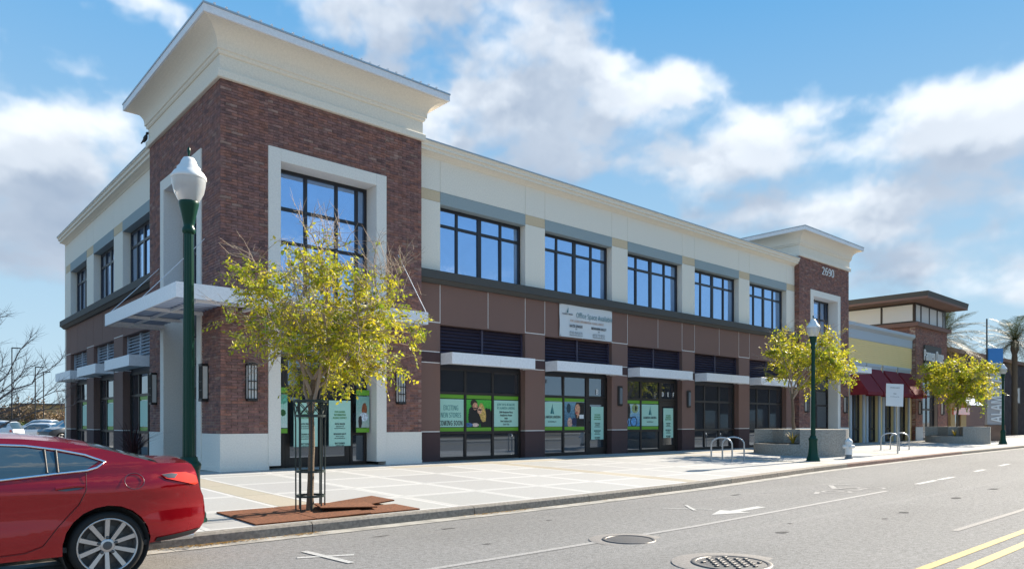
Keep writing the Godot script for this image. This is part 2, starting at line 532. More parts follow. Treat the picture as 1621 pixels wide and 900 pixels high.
	mat("far_dark", lin(0.06, 0.045, 0.05), 0.9, {"tex": "blotch", "size": 4.0})
	mat("far_tan", lin(0.42, 0.30, 0.14), 0.9, {"tex": "fine", "size": 4.0})
	mat("pylon_blue", lin(0.03, 0.20, 0.52), 0.4)
	mat("pylon_grey", lin(0.40, 0.39, 0.40), 0.6)
	mat("yellow_flower", lin(0.62, 0.44, 0.02), 0.7, {"back": lin(0.5, 0.4, 0.1)})
	mat("orange_cone", lin(0.60, 0.14, 0.01), 0.6)

func _ready() -> void:
	var cam := Camera3D.new()
	add_child(cam)
	cam.position = Vector3(-6.826, 1.62, 19.533)
	cam.look_at(cam.position + Vector3(0.6653, 0, -0.7466), Vector3.UP)
	cam.projection = Camera3D.PROJECTION_FRUSTUM
	cam.near = 0.1
	cam.far = 6000.0
	cam.size = 0.1 * 900.0 / 1134.0
	cam.frustum_offset = Vector2(0.0, 0.1 * 218.5 / 1134.0)
	cam.current = true
	var we := WorldEnvironment.new()
	var env := Environment.new()
	env.background_mode = Environment.BG_SKY
	var sky := Sky.new()
	sky.sky_material = make_sky()
	env.sky = sky
	env.tonemap_mode = Environment.TONE_MAPPER_LINEAR
	env.tonemap_exposure = 3.4
	env.background_energy_multiplier = 0.57
	env.sdfgi_enabled = true
	env.ssao_enabled = true
	env.ssil_enabled = true
	we.environment = env
	add_child(we)
	var sun := DirectionalLight3D.new()
	sun.name = "sun"
	add_child(sun)
	sun.look_at_from_position(Vector3.ZERO, Vector3(-0.85, -0.53, 0.028), Vector3.UP)
	sun.light_energy = 1.1
	sun.light_color = Color(1.0, 0.95, 0.87)
	sun.light_angular_distance = 0.5
	sun.shadow_enabled = true
	rng.seed = 20
	make_materials()
	build_ground()
	build_main_building()
	build_posters()
	build_neighbours()
	build_background()
	build_street_things()
	build_trees()
	build_cars()

# ---------------------------------------------------------------- the ground
func strip(mb: MB, pts: Array, wid: float, lift := 0.005) -> void:
	for i in pts.size() - 1:
		var a: Vector2 = pts[i]; var b: Vector2 = pts[i + 1]
		var m := maxi(1, int((b - a).length() / 1.0))
		var d := (b - a).normalized()
		var s := Vector2(-d.y, d.x) * wid / 2
		for k in m:
			var p := a.lerp(b, float(k) / m); var q := a.lerp(b, float(k + 1) / m)
			patch(mb, [p - s, q - s, q + s, p + s], lift)

func patch(mb: MB, poly: Array, lift := 0.005) -> void:
	var w := []
	for p in poly:
		w.append(Vector3(p.x, road_y(p.y) + lift, p.y))
	for i in range(1, w.size() - 1):
		mb.quadn(w[0], w[i], w[i + 1], w[0], Vector3.UP)

func ring_patch(mb: MB, o: Vector2, rx: float, rz: float, wid: float) -> void:
	for k in 20:
		var a := TAU * k / 20; var b := TAU * (k + 1) / 20
		var u := Vector2(cos(a), sin(a)); var w := Vector2(cos(b), sin(b))
		patch(mb, [o + Vector2(u.x * rx, u.y * rz), o + Vector2(w.x * rx, w.y * rz), o + Vector2(w.x * (rx - wid), w.y * (rz - wid)), o + Vector2(u.x * (rx - wid), u.y * (rz - wid))])

func build_ground() -> void:
	var mb := MB.new()
	mb.quadn(Vector3(-3000, -0.12, -3000), Vector3(3000, -0.12, -3000), Vector3(3000, -0.12, 3000), Vector3(-3000, -0.12, 3000), Vector3.UP)
	structure("ground", mb, M.earth)
	# road with a crown
	mb = MB.new()
	var zs := [0.0, 0.12, 10.0, 10.6, 11.2, 11.8, 12.4, 13.0, 13.6, 14.2, 14.8, 15.4, 16.0, 16.5, 16.95, 17.6, 18.4, 19.5, 21.0, 22.5, 24.5]
	var wear := FastNoiseLite.new(); wear.seed = 6; wear.frequency = 0.35; wear.fractal_octaves = 3
	for i in range(-60, 130):
		var x0 := i * 1.0; var x1 := x0 + 1.0
		for k in zs.size() - 1:
			var q := []
			for e in [[x0, k], [x1, k], [x1, k + 1], [x0, k + 1]]:
				var kz := kerb_z(e[0])
				var z: float = kz + zs[e[1]] if e[1] < 2 else maxf(kz + 0.13 + 0.001 * e[1], zs[e[1]])
				q.append(Vector3(e[0], road_y(z), z))
			var c0 := mb.v.size()
			mb.quadn(q[0], q[1], q[2], q[3], Vector3.UP)
			for e in range(c0, mb.v.size()):
				var p := mb.v[e]
				mb.c[e] = Color(1, 1, 1) * (0.97 + 0.16 * wear.get_noise_2d(p.x * 0.35, p.z))
	structure("road", mb, M.asphalt)
	# far pavement behind the camera
	mb = MB.new()
	mb.box(Vector3(-80, -0.1, 24.5), Vector3(150, 0.1, 28.5))
	structure("pavement_opposite", mb, M.gutter)
	# gutter pan: pale concrete strip along the kerb
	mb = MB.new()
	for i in range(-30, 60):
		var x0 := i * 2.0; var x1 := x0 + 1.99
		mb.quadn(Vector3(x0, 0.006, kerb_z(x0)), Vector3(x1, 0.006, kerb_z(x1)), Vector3(x1, 0.008, kerb_z(x1) + 0.32), Vector3(x0, 0.008, kerb_z(x0) + 0.32), Vector3.UP)
	structure("gutter", mb, M.gutter)
	# kerb stones
	var kerb := Node3D.new()
	kerb.name = "kerb"
	kerb.set_meta("kind", "structure")
	add_child(kerb)
	var xk := -38.6
	while xk < 110.0:
		var L := 3.05 if xk < 40.0 else 9.15
		mb = MB.new()
		var old := rng.randf_range(0.85, 1.05)
		mb.col = Color(0.34, 0.31, 0.27) * old
		if xk > 17.5 and xk < 33.0:
			mb.col = Color(0.34, 0.20, 0.16) * old
		elif xk > 10.0:
			mb.col = Color(0.40, 0.34, 0.28) * old
		var xa := xk; var xb := xk + L - 0.014
		var prof := [Vector2(0.0, -0.05), Vector2(0.012, 0.12), Vector2(0.045, 0.15), Vector2(0.17, 0.153), Vector2(0.17, -0.05)]
		var za := kerb_z(xa); var zb := kerb_z(xb)
		for k in prof.size() - 1:
			mb.quad(Vector3(xa, prof[k].y, za - prof[k].x), Vector3(xb, prof[k].y, zb - prof[k].x), Vector3(xb, prof[k + 1].y, zb - prof[k + 1].x), Vector3(xa, prof[k + 1].y, za - prof[k + 1].x))
		for e in [[xa, za], [xb, zb]]:
			mb.quad(Vector3(e[0], -0.05, e[1]), Vector3(e[0], 0.12, e[1] - 0.012), Vector3(e[0], 0.153, e[1] - 0.17), Vector3(e[0], -0.05, e[1] - 0.17))
		part(kerb, "kerb_stone", mb, M.kerb)
		xk += L
	# paving of the forecourt: slabs with pale trowelled margins, and sandy bands
	var walk := Node3D.new()
	walk.name = "pavement"
	walk.set_meta("kind", "structure")
	add_child(walk)
	mb = MB.new()
	for i in range(-15, 40):
		var x0 := i * 2.5; var x1 := x0 + 2.5
		mb.quadn(Vector3(x0, walk_y(x0, 0) - 0.02, -1.0), Vector3(x1, walk_y(x1, 0) - 0.02, -1.0), Vector3(x1, 0.13, kerb_z(x1) - 0.16), Vector3(x0, 0.13, kerb_z(x0) - 0.16), Vector3.UP)
	mb.col = Color(0.2, 0.18, 0.16)
	part(walk, "bed", mb, M.gutter)
	var edges := []
	var x := -1.0
	while x < 92.0:
		for k in 5:
			edges.append([x, x + 1.83, 0]); x += 1.83
		edges.append([x, x + 0.65, 1]); x += 0.65
	x = -1.0
	while x > -36.0:
		edges.append([x - 0.65, x, 1]); x -= 0.65
		for k in 5:
			edges.append([x - 1.83, x, 0]); x -= 1.83
	var rows := [[0.0, 1.15, 0], [1.15, 1.75, 1], [1.75, 3.8, 0], [3.8, 5.85, 0], [5.85, 7.75, 0], [7.75, 9.5, 0]]
	for e in edges:
		for rw in rows:
			var z0: float = rw[0]
			var z1: float = rw[1]
			var z1a := z1; var z1b := z1
			var ka := kerb_z(e[0]) - 0.172; var kb := kerb_z(e[1]) - 0.172
			if z0 > minf(ka, kb) - 0.3: continue
			if z1 >= 9.4 or z1 > ka - 0.3 or z1 > kb - 0.3:
				z1a = ka; z1b = kb
			if e[0] < -2.0 and rw[2] == 1 and e[2] == 0 and false: continue
			var g := 0.007
			var tone := rng.randf_range(0.90, 1.06)
			var sandy: bool = e[2] == 1 or (rw[2] == 1 and e[0] > 3.0)
			var inner := Color(0.375, 0.372, 0.365) * tone
			var edge := Color(0.51, 0.505, 0.49) * tone
			if sandy:
				inner = Color(0.385, 0.345, 0.275) * tone; edge = inner
			mb = MB.new()
			var P := func(a: float, t: float) -> Vector3:
				var xx := lerpf(e[0] + g, e[1] - g, a)
				var zz := lerpf(z0 + g, lerpf(z1a, z1b, a) - g, t)
				return Vector3(xx, walk_y(xx, zz), zz)
			var mx: float = minf(0.095 / (e[1] - e[0]), 0.4); var mz: float = minf(0.095 / (z1 - z0), 0.4)
			mb.col = inner
			mb.quadn(P.call(mx, mz), P.call(1 - mx, mz), P.call(1 - mx, 1 - mz), P.call(mx, 1 - mz), Vector3.UP)
			mb.col = edge
			mb.quadn(P.call(0, 0), P.call(1, 0), P.call(1 - mx, mz), P.call(mx, mz), Vector3.UP)
			mb.quadn(P.call(0, 1), P.call(1, 1), P.call(1 - mx, 1 - mz), P.call(mx, 1 - mz), Vector3.UP)
			mb.quadn(P.call(0, 0), P.call(mx, mz), P.call(mx, 1 - mz), P.call(0, 1), Vector3.UP)
			mb.quadn(P.call(1, 0), P.call(1 - mx, mz), P.call(1 - mx, 1 - mz), P.call(1, 1), Vector3.UP)
			var dn := Vector3(0, -0.03, 0)
			var cs := [P.call(0, 0), P.call(1, 0), P.call(1, 1), P.call(0, 1)]
			for k in 4:
				var a2: Vector3 = cs[k]; var b2: Vector3 = cs[(k + 1) % 4]
				mb.quadn(a2 + dn, b2 + dn, b2, a2, (a2 + b2) / 2 - (cs[0] + cs[2]) / 2)
			part(walk, "slab", mb, M.concrete)
	# pavement along the side street front and the parking lot
	mb = MB.new()
	mb.box(Vector3(-2.6, -0.1, -26.0), Vector3(0.6, B, -0.01))
	structure("side_pavement", mb, M.gutter)
	mb = MB.new()
	mb.quadn(Vector3(-220, 0.05, -190), Vector3(-2.7, 0.05, -190), Vector3(-2.7, 0.05, -1.1), Vector3(-220, 0.05, -1.1), Vector3.UP)
	mb.quadn(Vector3(-2.7, 0.05, -190), Vector3(60, 0.05, -190), Vector3(60, 0.05, -26.1), Vector3(-2.7, 0.05, -26.1), Vector3.UP)
	structure("parking_lot", mb, M.lot_asphalt)
	# road markings
	mb = MB.new()
	strip(mb, [Vector2(-22, 13.3), Vector2(-2.2, 13.3), Vector2(2.3, 13.36), Vector2(5.5, 13.24), Vector2(10.4, 13.04)], 0.11)
	structure("lane_line", mb, M.paint_worn)
	for d in [[12.96, 12.8, 14.67, 12.69], [15.0, 12.66, 16.4, 12.6], [19.6, 12.25, 21.0, 12.15], [23.9, 11.85, 25.7, 11.72], [29, 11.5, 30.6, 11.4]]:
		mb = MB.new()
		strip(mb, [Vector2(d[0], d[1]), Vector2(d[2], d[3])], 0.14)
		structure("lane_dash", mb, M.paint_white)
	for k in [16.89, 17.17]:
		mb = MB.new()
		strip(mb, [Vector2(-30, k), Vector2(12, k), Vector2(30, k - 0.4), Vector2(70, k - 2.0)], 0.11)
		structure("centre_line", mb, M.paint_yellow)
	mb = MB.new()
	strip(mb, [Vector2(4.3, 16.22), Vector2(9.0, 16.2)], 0.10)
	strip(mb, [Vector2(9.4, 16.2), Vector2(14, 16.1)], 0.07)
	structure("old_line", mb, M.paint_faint)
	mb = MB.new()
	strip(mb, [Vector2(-3.12, 11.58), Vector2(-2.54, 11.88)], 0.10)
	strip(mb, [Vector2(-2.86, 11.22), Vector2(-2.84, 12.36)], 0.09, 0.009)
	structure("survey_cross", mb, M.paint_white)
	mb = MB.new()
	strip(mb, [Vector2(4.12, 11.46), Vector2(4.52, 12.25)], 0.07)
	strip(mb, [Vector2(4.8, 11.5), Vector2(4.14, 12.15)], 0.06, 0.009)
	structure("survey_cross", mb, M.paint_white)
	mb = MB.new()
	patch(mb, [Vector2(3.78, 12.72), Vector2(4.52, 12.42), Vector2(4.52, 13.02)])
	patch(mb, [Vector2(4.52, 12.62), Vector2(5.5, 12.58), Vector2(5.5, 12.78), Vector2(4.52, 12.82)])
	structure("arrow_marking", mb, M.paint_white)
	mb = MB.new()
	# cyclist sign: two wheels, frame, rider
	ring_patch(mb, Vector2(9.5, 12.3), 0.36, 0.32, 0.07)
	ring_patch(mb, Vector2(11.0, 12.45), 0.36, 0.32, 0.07)
	strip(mb, [Vector2(9.5, 12.3), Vector2(10.2, 12.45), Vector2(10.9, 12.4)], 0.08)
	strip(mb, [Vector2(10.2, 12.45), Vector2(10.4, 11.9), Vector2(10.9, 12.2)], 0.09, 0.009)
	strip(mb, [Vector2(10.3, 11.9), Vector2(11.3, 11.35)], 0.12)
	strip(mb, [Vector2(11.2, 11.1), Vector2(11.9, 11.6)], 0.12)
	strip(mb, [Vector2(8.7, 12.2), Vector2(9.2, 12.0)], 0.1)
	structure("cyclist_marking", mb, M.paint_worn)
	# manhole covers
	for h in [[0.05, 15.36, 0.36, true], [0.62, 13.5, 0.3, false]]:
		var o := Vector3(h[0], road_y(h[1]), h[1])
		var cov := thing("manhole_cover", "round iron manhole cover with raised studs inside a patched ring" if h[3] else "smaller plain manhole cover beside the worn white lane line", "manhole cover", o)
		mb = MB.new()
		mb.lathe(o, [Vector2(h[2] * 1.75, -0.02), Vector2(h[2] * 1.75, 0.003), Vector2(h[2] * 1.17, 0.004)], 40)
		part(cov, "collar", mb, M.road_patch)
		mb = MB.new()
		mb.lathe(o, [Vector2(h[2] * 1.17, 0.0), Vector2(h[2] * 1.17, 0.015), Vector2(h[2] * 1.03, 0.015), Vector2(h[2] * 1.02, 0.002)], 40)
		part(cov, "rim", mb, M.cast_iron)
		mb = MB.new()
		mb.lathe(o, [Vector2(h[2], -0.01), Vector2(h[2], 0.008), Vector2(0.001, 0.008)], 40)
		part(cov, "lid", mb, M.cast_iron)
		if h[3]:
			mb = MB.new()
			for i in range(-4, 5):
				for j in range(-4, 5):
					var q := Vector2(i, j) * 0.07
					if q.length() < 0.30 and (i + j) % 2 == 0:
						mb.cbox(o + Vector3(q.x, 0.012, q.y), Vector3(0.028, 0, 0), Vector3(0, 0.012, 0), Vector3(0, 0, 0.018), 0.004)
			part(cov, "studs", mb, M.cast_iron)
	# oil drips and old patches on the road
	var sr := RandomNumberGenerator.new(); sr.seed = 12
	for q in [[-1.5, 10.75, 0.16, 0.05], [-0.35, 10.8, 0.14, 0.05], [2.6, 14.6, 0.12, 0.07], [6.2, 14.9, 0.16, 0.08], [9.5, 14.7, 0.2, 0.1], [5.1, 15.0, 0.06, 0.05], [3.6, 14.2, 0.05, 0.04], [-0.9, 12.4, 0.06, 0.05], [12.4, 14.6, 0.22, 0.1], [1.4, 11.2, 0.07, 0.04], [7.4, 11.0, 0.2, 0.06]]:
		mb = MB.new()
		var poly := []
		for k in 14:
			var a := TAU * k / 14
			var w := sr.randf_range(0.65, 1.2)
			poly.append(Vector2(q[0] + cos(a) * q[2] * w, q[1] + sin(a) * q[3] * w))
		patch(mb, poly, 0.003)
		structure("oil_stain", mb, M.oil_stain)
	# dry leaves lying in the gutter
	mb = MB.new()
	var lr := RandomNumberGenerator.new(); lr.seed = 3
	for k in 900:
		var spot: Array = [[-3.4, 0.35], [-2.2, 0.15], [1.6, 0.5], [5.0, 2.0]][[0, 0, 0, 1, 2, 2, 3][lr.randi() % 7]]
		var lx: float = spot[0] + lr.randfn(0, spot[1])
		var lz := kerb_z(lx) + 0.03 + absf(lr.randfn(0, 0.07))
		var a := lr.randf() * TAU
		var u := Vector3(cos(a), lr.randf_range(-0.2, 0.2), sin(a)) * lr.randf_range(0.010, 0.022)
		var w := Vector3(-sin(a), lr.randf_range(-0.3, 0.3), cos(a)) * 0.010
		var o := Vector3(lx, 0.018, lz)
		mb.col = Color(0.42, 0.25, 0.07) * lr.randf_range(0.5, 1.2)
		mb.quad(o - u, o - w, o + u, o + w)
	structure("fallen_leaves", mb, M.leaf, "small dry leaves lying in the gutter along the kerb", "stuff")

# ---------------------------------------------------------------- the brick and stucco building
var FRONT := [Vector3(0, 0, 0), Vector3(1, 0, 0), Vector3(0, 0, 1)]
var SIDE := [Vector3(0.3, 0, 0), Vector3(0, 0, -1), Vector3(-1, 0, 0)]
var TF := [Vector3(0, 0, ZT), Vector3(1, 0, 0), Vector3(0, 0, 1)]
var TS := [Vector3(0, 0, ZT), Vector3(0, 0, -1), Vector3(-1, 0, 0)]
var T2 := [Vector3(31.91, 0, 0.285), Vector3(1, 0, 0), Vector3(0, 0, 1)]
var T2S := [Vector3(31.91, 0, 0.285), Vector3(0, 0, -1), Vector3(-1, 0, 0)]
var bays := [[7.35, 11.24], [12.26, 16.16], [17.19, 21.15], [22.16, 26.06], [27.09, 30.99]]
var side_bays := [[7.33, 10.93], [12.3, 15.82], [17.18, 20.71]]
var brick_mesh := {}
var bricks_left := 300
var hall: Node3D

func brick_color(r: RandomNumberGenerator) -> Color:
	var k := r.randf()
	var a := Color(0.325, 0.160, 0.134)
	if k < 0.22: a = Color(0.392, 0.176, 0.128)
	elif k < 0.44: a = Color(0.276, 0.150, 0.139)
	elif k < 0.58: a = Color(0.359, 0.206, 0.175)
	elif k < 0.66: a = Color(0.184, 0.109, 0.109)
	elif k < 0.70: a = Color(0.435, 0.289, 0.236)
	return a.lerp(Color(0.322, 0.166, 0.140), 0.28) * r.randf_range(0.92, 1.08)

# running bond on the rectangles of a face; near bricks become parts of their own
func lay_bricks(f: Array, rects: Array, out: float, stuff: MB, r: RandomNumberGenerator, single = null) -> void:
	var course := 0.08
	var L := 0.30
	for rc in rects:
		var row := 0
		var y: float = rc[2]
		while y < rc[3] - 0.02:
			var y1: float = minf(y + course - 0.011, rc[3])
			var s: float = rc[0] - (L / 2 if row % 2 else 0.0)
			while s < rc[1] - 0.01:
				var a: float = maxf(s, rc[0]) ; var b: float = minf(s + L - 0.011, rc[1])
				if b - a > 0.03:
					var depth := out + r.randf_range(-0.002, 0.003)
					var tone := brick_color(r)
					if single != null and bricks_left > 0 and single.call((a + b) / 2, y):
						bricks_left -= 1
						var key := "%d %d %d" % [roundi((b - a) * 100), roundi((y1 - y) * 1000), r.randi() % 7]
						if not brick_mesh.has(key):
							var one := MB.new()
							one.col = tone
							one.cbox(Vector3.ZERO, Vector3((b - a) / 2, 0, 0), Vector3(0, (y1 - y) / 2, 0), Vector3(0, 0, 0.02), 0.003)
							brick_mesh[key] = one.mesh()
						put(hall, "brick", brick_mesh[key], M.brick, Transform3D(Basis(f[1], Vector3.UP, f[2]), f[0] + f[1] * ((a + b) / 2) + Vector3(0, (y + y1) / 2, 0) + f[2] * (depth - 0.02)))
					else:
						stuff.col = tone
						stuff.fbox(f, a, b, y, y1, out - 0.03, depth)
				s += L
			y += course
			row += 1

# a glazed opening: frame with mullions, one pane per field
func glazing(parent: Node3D, called: String, f: Array, ss: Array, ys: Array, out: float, fw: float, fm: Material, gm: Material, wide := -1, skip := []) -> Node3D:
	var w := group_part(parent, called)
	var fr := MB.new()
	var n0 := out - 0.05; var n1 := out + 0.05
	var s0: float = ss[0]; var s1: float = ss[-1]; var y0: float = ys[0]; var y1: float = ys[-1]
	fr.fbox(f, s0, s0 + fw, y0, y1, n0, n1, 0.006)
	fr.fbox(f, s1 - fw, s1, y0, y1, n0, n1, 0.006)
	fr.fbox(f, s0 + fw, s1 - fw, y0, y0 + fw, n0, n1 - 0.003, 0.006)
	fr.fbox(f, s0 + fw, s1 - fw, y1 - fw, y1, n0, n1 - 0.003, 0.006)
	for i in range(1, ss.size() - 1):
		var h := fw * (0.85 if i == wide else 0.5)
		fr.fbox(f, ss[i] - h, ss[i] + h, y0 + fw, y1 - fw, n0 + 0.01, n1 - 0.006, 0.006)
	for j in range(1, ys.size() - 1):
		fr.fbox(f, s0 + fw, s1 - fw, ys[j] - fw / 2, ys[j] + fw / 2, n0 + 0.015, n1 - 0.012, 0.006)
	part(w, "frame", fr, fm)
	for i in ss.size() - 1:
		for j in ys.size() - 1:
			if [i, j] in skip: continue
			var p := MB.new()
			var e := [rng.randf_range(-0.006, 0.006), rng.randf_range(-0.006, 0.006), rng.randf_range(-0.006, 0.006)]
			var Q := func(s: float, y: float, k: float) -> Vector3: return f[0] + f[1] * s + Vector3(0, y, 0) + f[2] * (out + k)
			p.quadn(Q.call(ss[i] + 0.01, ys[j] + 0.01, e[0]), Q.call(ss[i + 1] - 0.01, ys[j] + 0.01, e[1]), Q.call(ss[i + 1] - 0.01, ys[j + 1] - 0.01, e[1] + e[2] - e[0]), Q.call(ss[i] + 0.01, ys[j + 1] - 0.01, e[2]), f[2])
			part(w, "pane", p, gm)
	return w

func louvre(f: Array, s0: float, s1: float, y0: float, y1: float, m: Material) -> void:
	var g := group_part(hall, "louver")
	for q in [[s0, s0 + 0.06, y0, y1], [s1 - 0.06, s1, y0, y1], [(s0 + s1) / 2 - 0.04, (s0 + s1) / 2 + 0.04, y0, y1]]:
		var fr := MB.new()
		fr.fbox(f, q[0], q[1], q[2], q[3], -0.26, -0.15)
		part(g, "frame", fr, m)
	var back := MB.new()
	back.fbox(f, s0, s1, y0, y1, -0.36, -0.30)
	part(g, "backing", back, m)
	for k in 8:
		var y := y0 + (k + 0.5) * (y1 - y0) / 8
		var sl := MB.new()
		for h in [[s0 + 0.06, (s0 + s1) / 2 - 0.04], [(s0 + s1) / 2 + 0.04, s1 - 0.06]]:
			var o: Vector3 = f[0] + f[1] * ((h[0] + h[1]) / 2) + Vector3(0, y, 0) + f[2] * -0.22
			var dv: Vector3 = (f[2] * 0.055 + Vector3(0, -0.045, 0))
			sl.obox(o, f[1] * ((h[1] - h[0]) / 2), dv, (f[2] * 0.045 + Vector3(0, 0.055, 0)).normalized() * 0.006)
		part(g, "slat", sl, m)

func awning_box(f: Array, s0: float, s1: float) -> void:
	var g := group_part(hall, "awning")
	var b := MB.new()
	var mid := s0 + (s1 - s0) * 0.56
	b.fbox(f, s0, mid - 0.004, 3.56, 3.94, 0.62, 0.65, 0.005)
	b.fbox(f, mid + 0.004, s1, 3.56, 3.94, 0.62, 0.65, 0.005)
	b.fbox(f, s0, s0 + 0.03, 3.56, 3.94, 0.002, 0.62)
	b.fbox(f, s1 - 0.03, s1, 3.56, 3.94, 0.002, 0.62)
	part(g, "fascia", b, M.white_metal)
	b = MB.new()
	b.fbox(f, s0 + 0.03, s1 - 0.03, 3.60, 3.64, 0.002, 0.62)
	part(g, "soffit", b, M.white_metal)
	b = MB.new()
	b.fbox(f, s0 + 0.4, s0 + 0.46, 3.66, 3.72, 0.0, 0.6)
	b.fbox(f, s1 - 0.46, s1 - 0.4, 3.66, 3.72, 0.0, 0.6)
	part(g, "bracket", b, M.white_metal)

# one storey-high length of wall with bays; s from a to b
func wall_run(f: Array, a: float, b: float, bs: Array, pale: bool) -> void:
	var up := MB.new(); var low := MB.new()
	var piers := []
	var at := a
	for q in bs:
		piers.append([at, q[0]]); at = q[1]
	piers.append([at, b])
	# backing wall seen only in the joints
	for p in piers:
		up.fbox(f, p[0] + 0.012, p[1] - 0.012, 6.42, 9.34, -0.36, -0.02)
		low.fbox(f, p[0] + 0.012, p[1] - 0.012, 0.1, 6.42, -0.36, -0.007)
	up.fbox(f, a, b, 9.34, 10.6, -0.36, -0.02)
	low.fbox(f, a, b, 4.95, 6.42, -0.358, -0.006)
	part(hall, "upper_wall", up, M.stucco_tan)
	part(hall, "lower_wall", low, M.joint_white)
	var g := 0.006
	# upper panels, corner blocks and lintels
	for p in piers:
		var m := MB.new()
		m.fbox(f, p[0] + g, p[1] - g, 9.35, 10.6, -0.02, 0.0)
		part(hall, "stucco_panel", m, M.stucco)
		m = MB.new()
		m.fbox(f, p[0] + (0.0 if p[0] == a else -0.0), p[1], 6.42, 8.99, -0.37, 0.002)
		part(hall, "stucco_pier", m, M.stucco)
		m = MB.new()
		m.fbox(f, p[0] + g, p[1] - g, 9.0, 9.34, -0.02, 0.004)
		part(hall, "corner_block", m, M.stucco_tan)
	for q in bs:
		var m := MB.new()
		m.fbox(f, q[0] + g, q[1] - g, 9.35, 10.6, -0.02, 0.0)
		part(hall, "stucco_panel", m, M.stucco)
		m = MB.new()
		m.fbox(f, q[0], q[1], 8.93, 9.34, -0.36, 0.012, 0.004)
		part(hall, "lintel", m, M.stucco_slate)
	# lower panels in brown with white reveals
	var j := 0.013
	for p in piers:
		for lv in [[0.1, 1.305, "stucco_dark"], [1.335, 3.60, "stucco_brown"], [3.63, 3.965, "stucco_dark"], [3.995, 4.95, "stucco_brown"]]:
			var m := MB.new()
			m.fbox(f, p[0], p[1], lv[0], lv[1], -0.37, 0.0)
			part(hall, "stucco_pier", m, M[lv[2]])
		var m2 := MB.new()
		m2.fbox(f, p[0] + j, p[1] - j, 4.98, 6.42, -0.02, 0.0)
		part(hall, "stucco_panel", m2, M.stucco_brown)
	for q in bs:
		var mid: float = (q[0] + q[1]) / 2 + 0.15
		for h in [[q[0] + j, mid - j], [mid + j, q[1] - j]]:
			var m := MB.new()
			m.fbox(f, h[0], h[1], 4.91, 6.42, -0.36, 0.0)
			part(hall, "stucco_panel", m, M.stucco_brown)
	for q in bs:
		louvre(f, q[0], q[1], 3.97, 4.91, M.louver_pale if pale else M.louver)
		awning_box(f, q[0] + 0.02, q[1] - 0.1)
		var s0: float = q[0]
		var w: float = q[1] - q[0]
		glazing(hall, "window", f, [s0, s0 + w * 0.235, s0 + w * 0.495, s0 + w * 0.75, q[1]], [6.62, 8.32, 8.93], -0.32, 0.10, M.frame_blue, M.mirror_glass, 2)
		# lintel over the shopfront
		var hd := MB.new()
		hd.fbox(f, q[0], q[1], 3.50, 3.97, -0.38, -0.30)
		part(hall, "shopfront_head", hd, M.frame)

func shopfront(f: Array, s0: float, s1: float, cols: Array, door: Array) -> void:
	var ss := [s0]
	ss.append_array(cols)
	var last: float = s1 if door.is_empty() else door[0]
	ss.append(last)
	glazing(hall, "shopfront", f, ss, [B + 0.02, 1.27, 2.64, 3.52], -0.30, 0.10, M.frame, M.shop_glass)
	if not door.is_empty():
		door_leaf(f, door[0], door[1], -0.30)
		glazing(hall, "transom", f, [door[0], door[1]], [2.62, 3.52], -0.30, 0.09, M.frame, M.shop_glass)
		if s1 - door[1] > 0.05:
			glazing(hall, "sidelight", f, [door[1], s1], [B + 0.02, 3.52], -0.30, 0.07, M.frame, M.frame)

func door_leaf(f: Array, s0: float, s1: float, out: float, handle_left := true) -> void:
	var d := group_part(hall, "door")
	var b := MB.new()
	var st := 0.16
	b.fbox(f, s0 + 0.01, s0 + st, B + 0.01, 2.61, out - 0.03, out + 0.03, 0.005)
	b.fbox(f, s1 - st, s1 - 0.01, B + 0.01, 2.61, out - 0.03, out + 0.03, 0.005)
	b.fbox(f, s0 + st, s1 - st, B + 0.01, B + 0.28, out - 0.03, out + 0.028)
	b.fbox(f, s0 + st, s1 - st, 2.36, 2.61, out - 0.03, out + 0.028)
	part(d, "frame", b, M.frame)
	b = MB.new()
	b.fquad(f, s0 + st, s1 - st, B + 0.28, 2.36, out)
	part(d, "pane", b, M.shop_glass)
	b = MB.new()
	var hs: float = s0 + 0.10 if handle_left else s1 - 0.10
	var P := func(s, y, o): return f[0] + f[1] * s + Vector3(0, y, 0) + f[2] * (out + o)
	b.tube([P.call(hs, 1.22, 0.03), P.call(hs, 1.22, 0.09), P.call(hs + 0.02, 1.24, 0.10), P.call(hs + 0.02, 1.62, 0.10), P.call(hs, 1.64, 0.09), P.call(hs, 1.64, 0.03)], [0.014, 0.014, 0.014, 0.014, 0.014, 0.014], 8)
	part(d, "handle", b, M.black_metal)

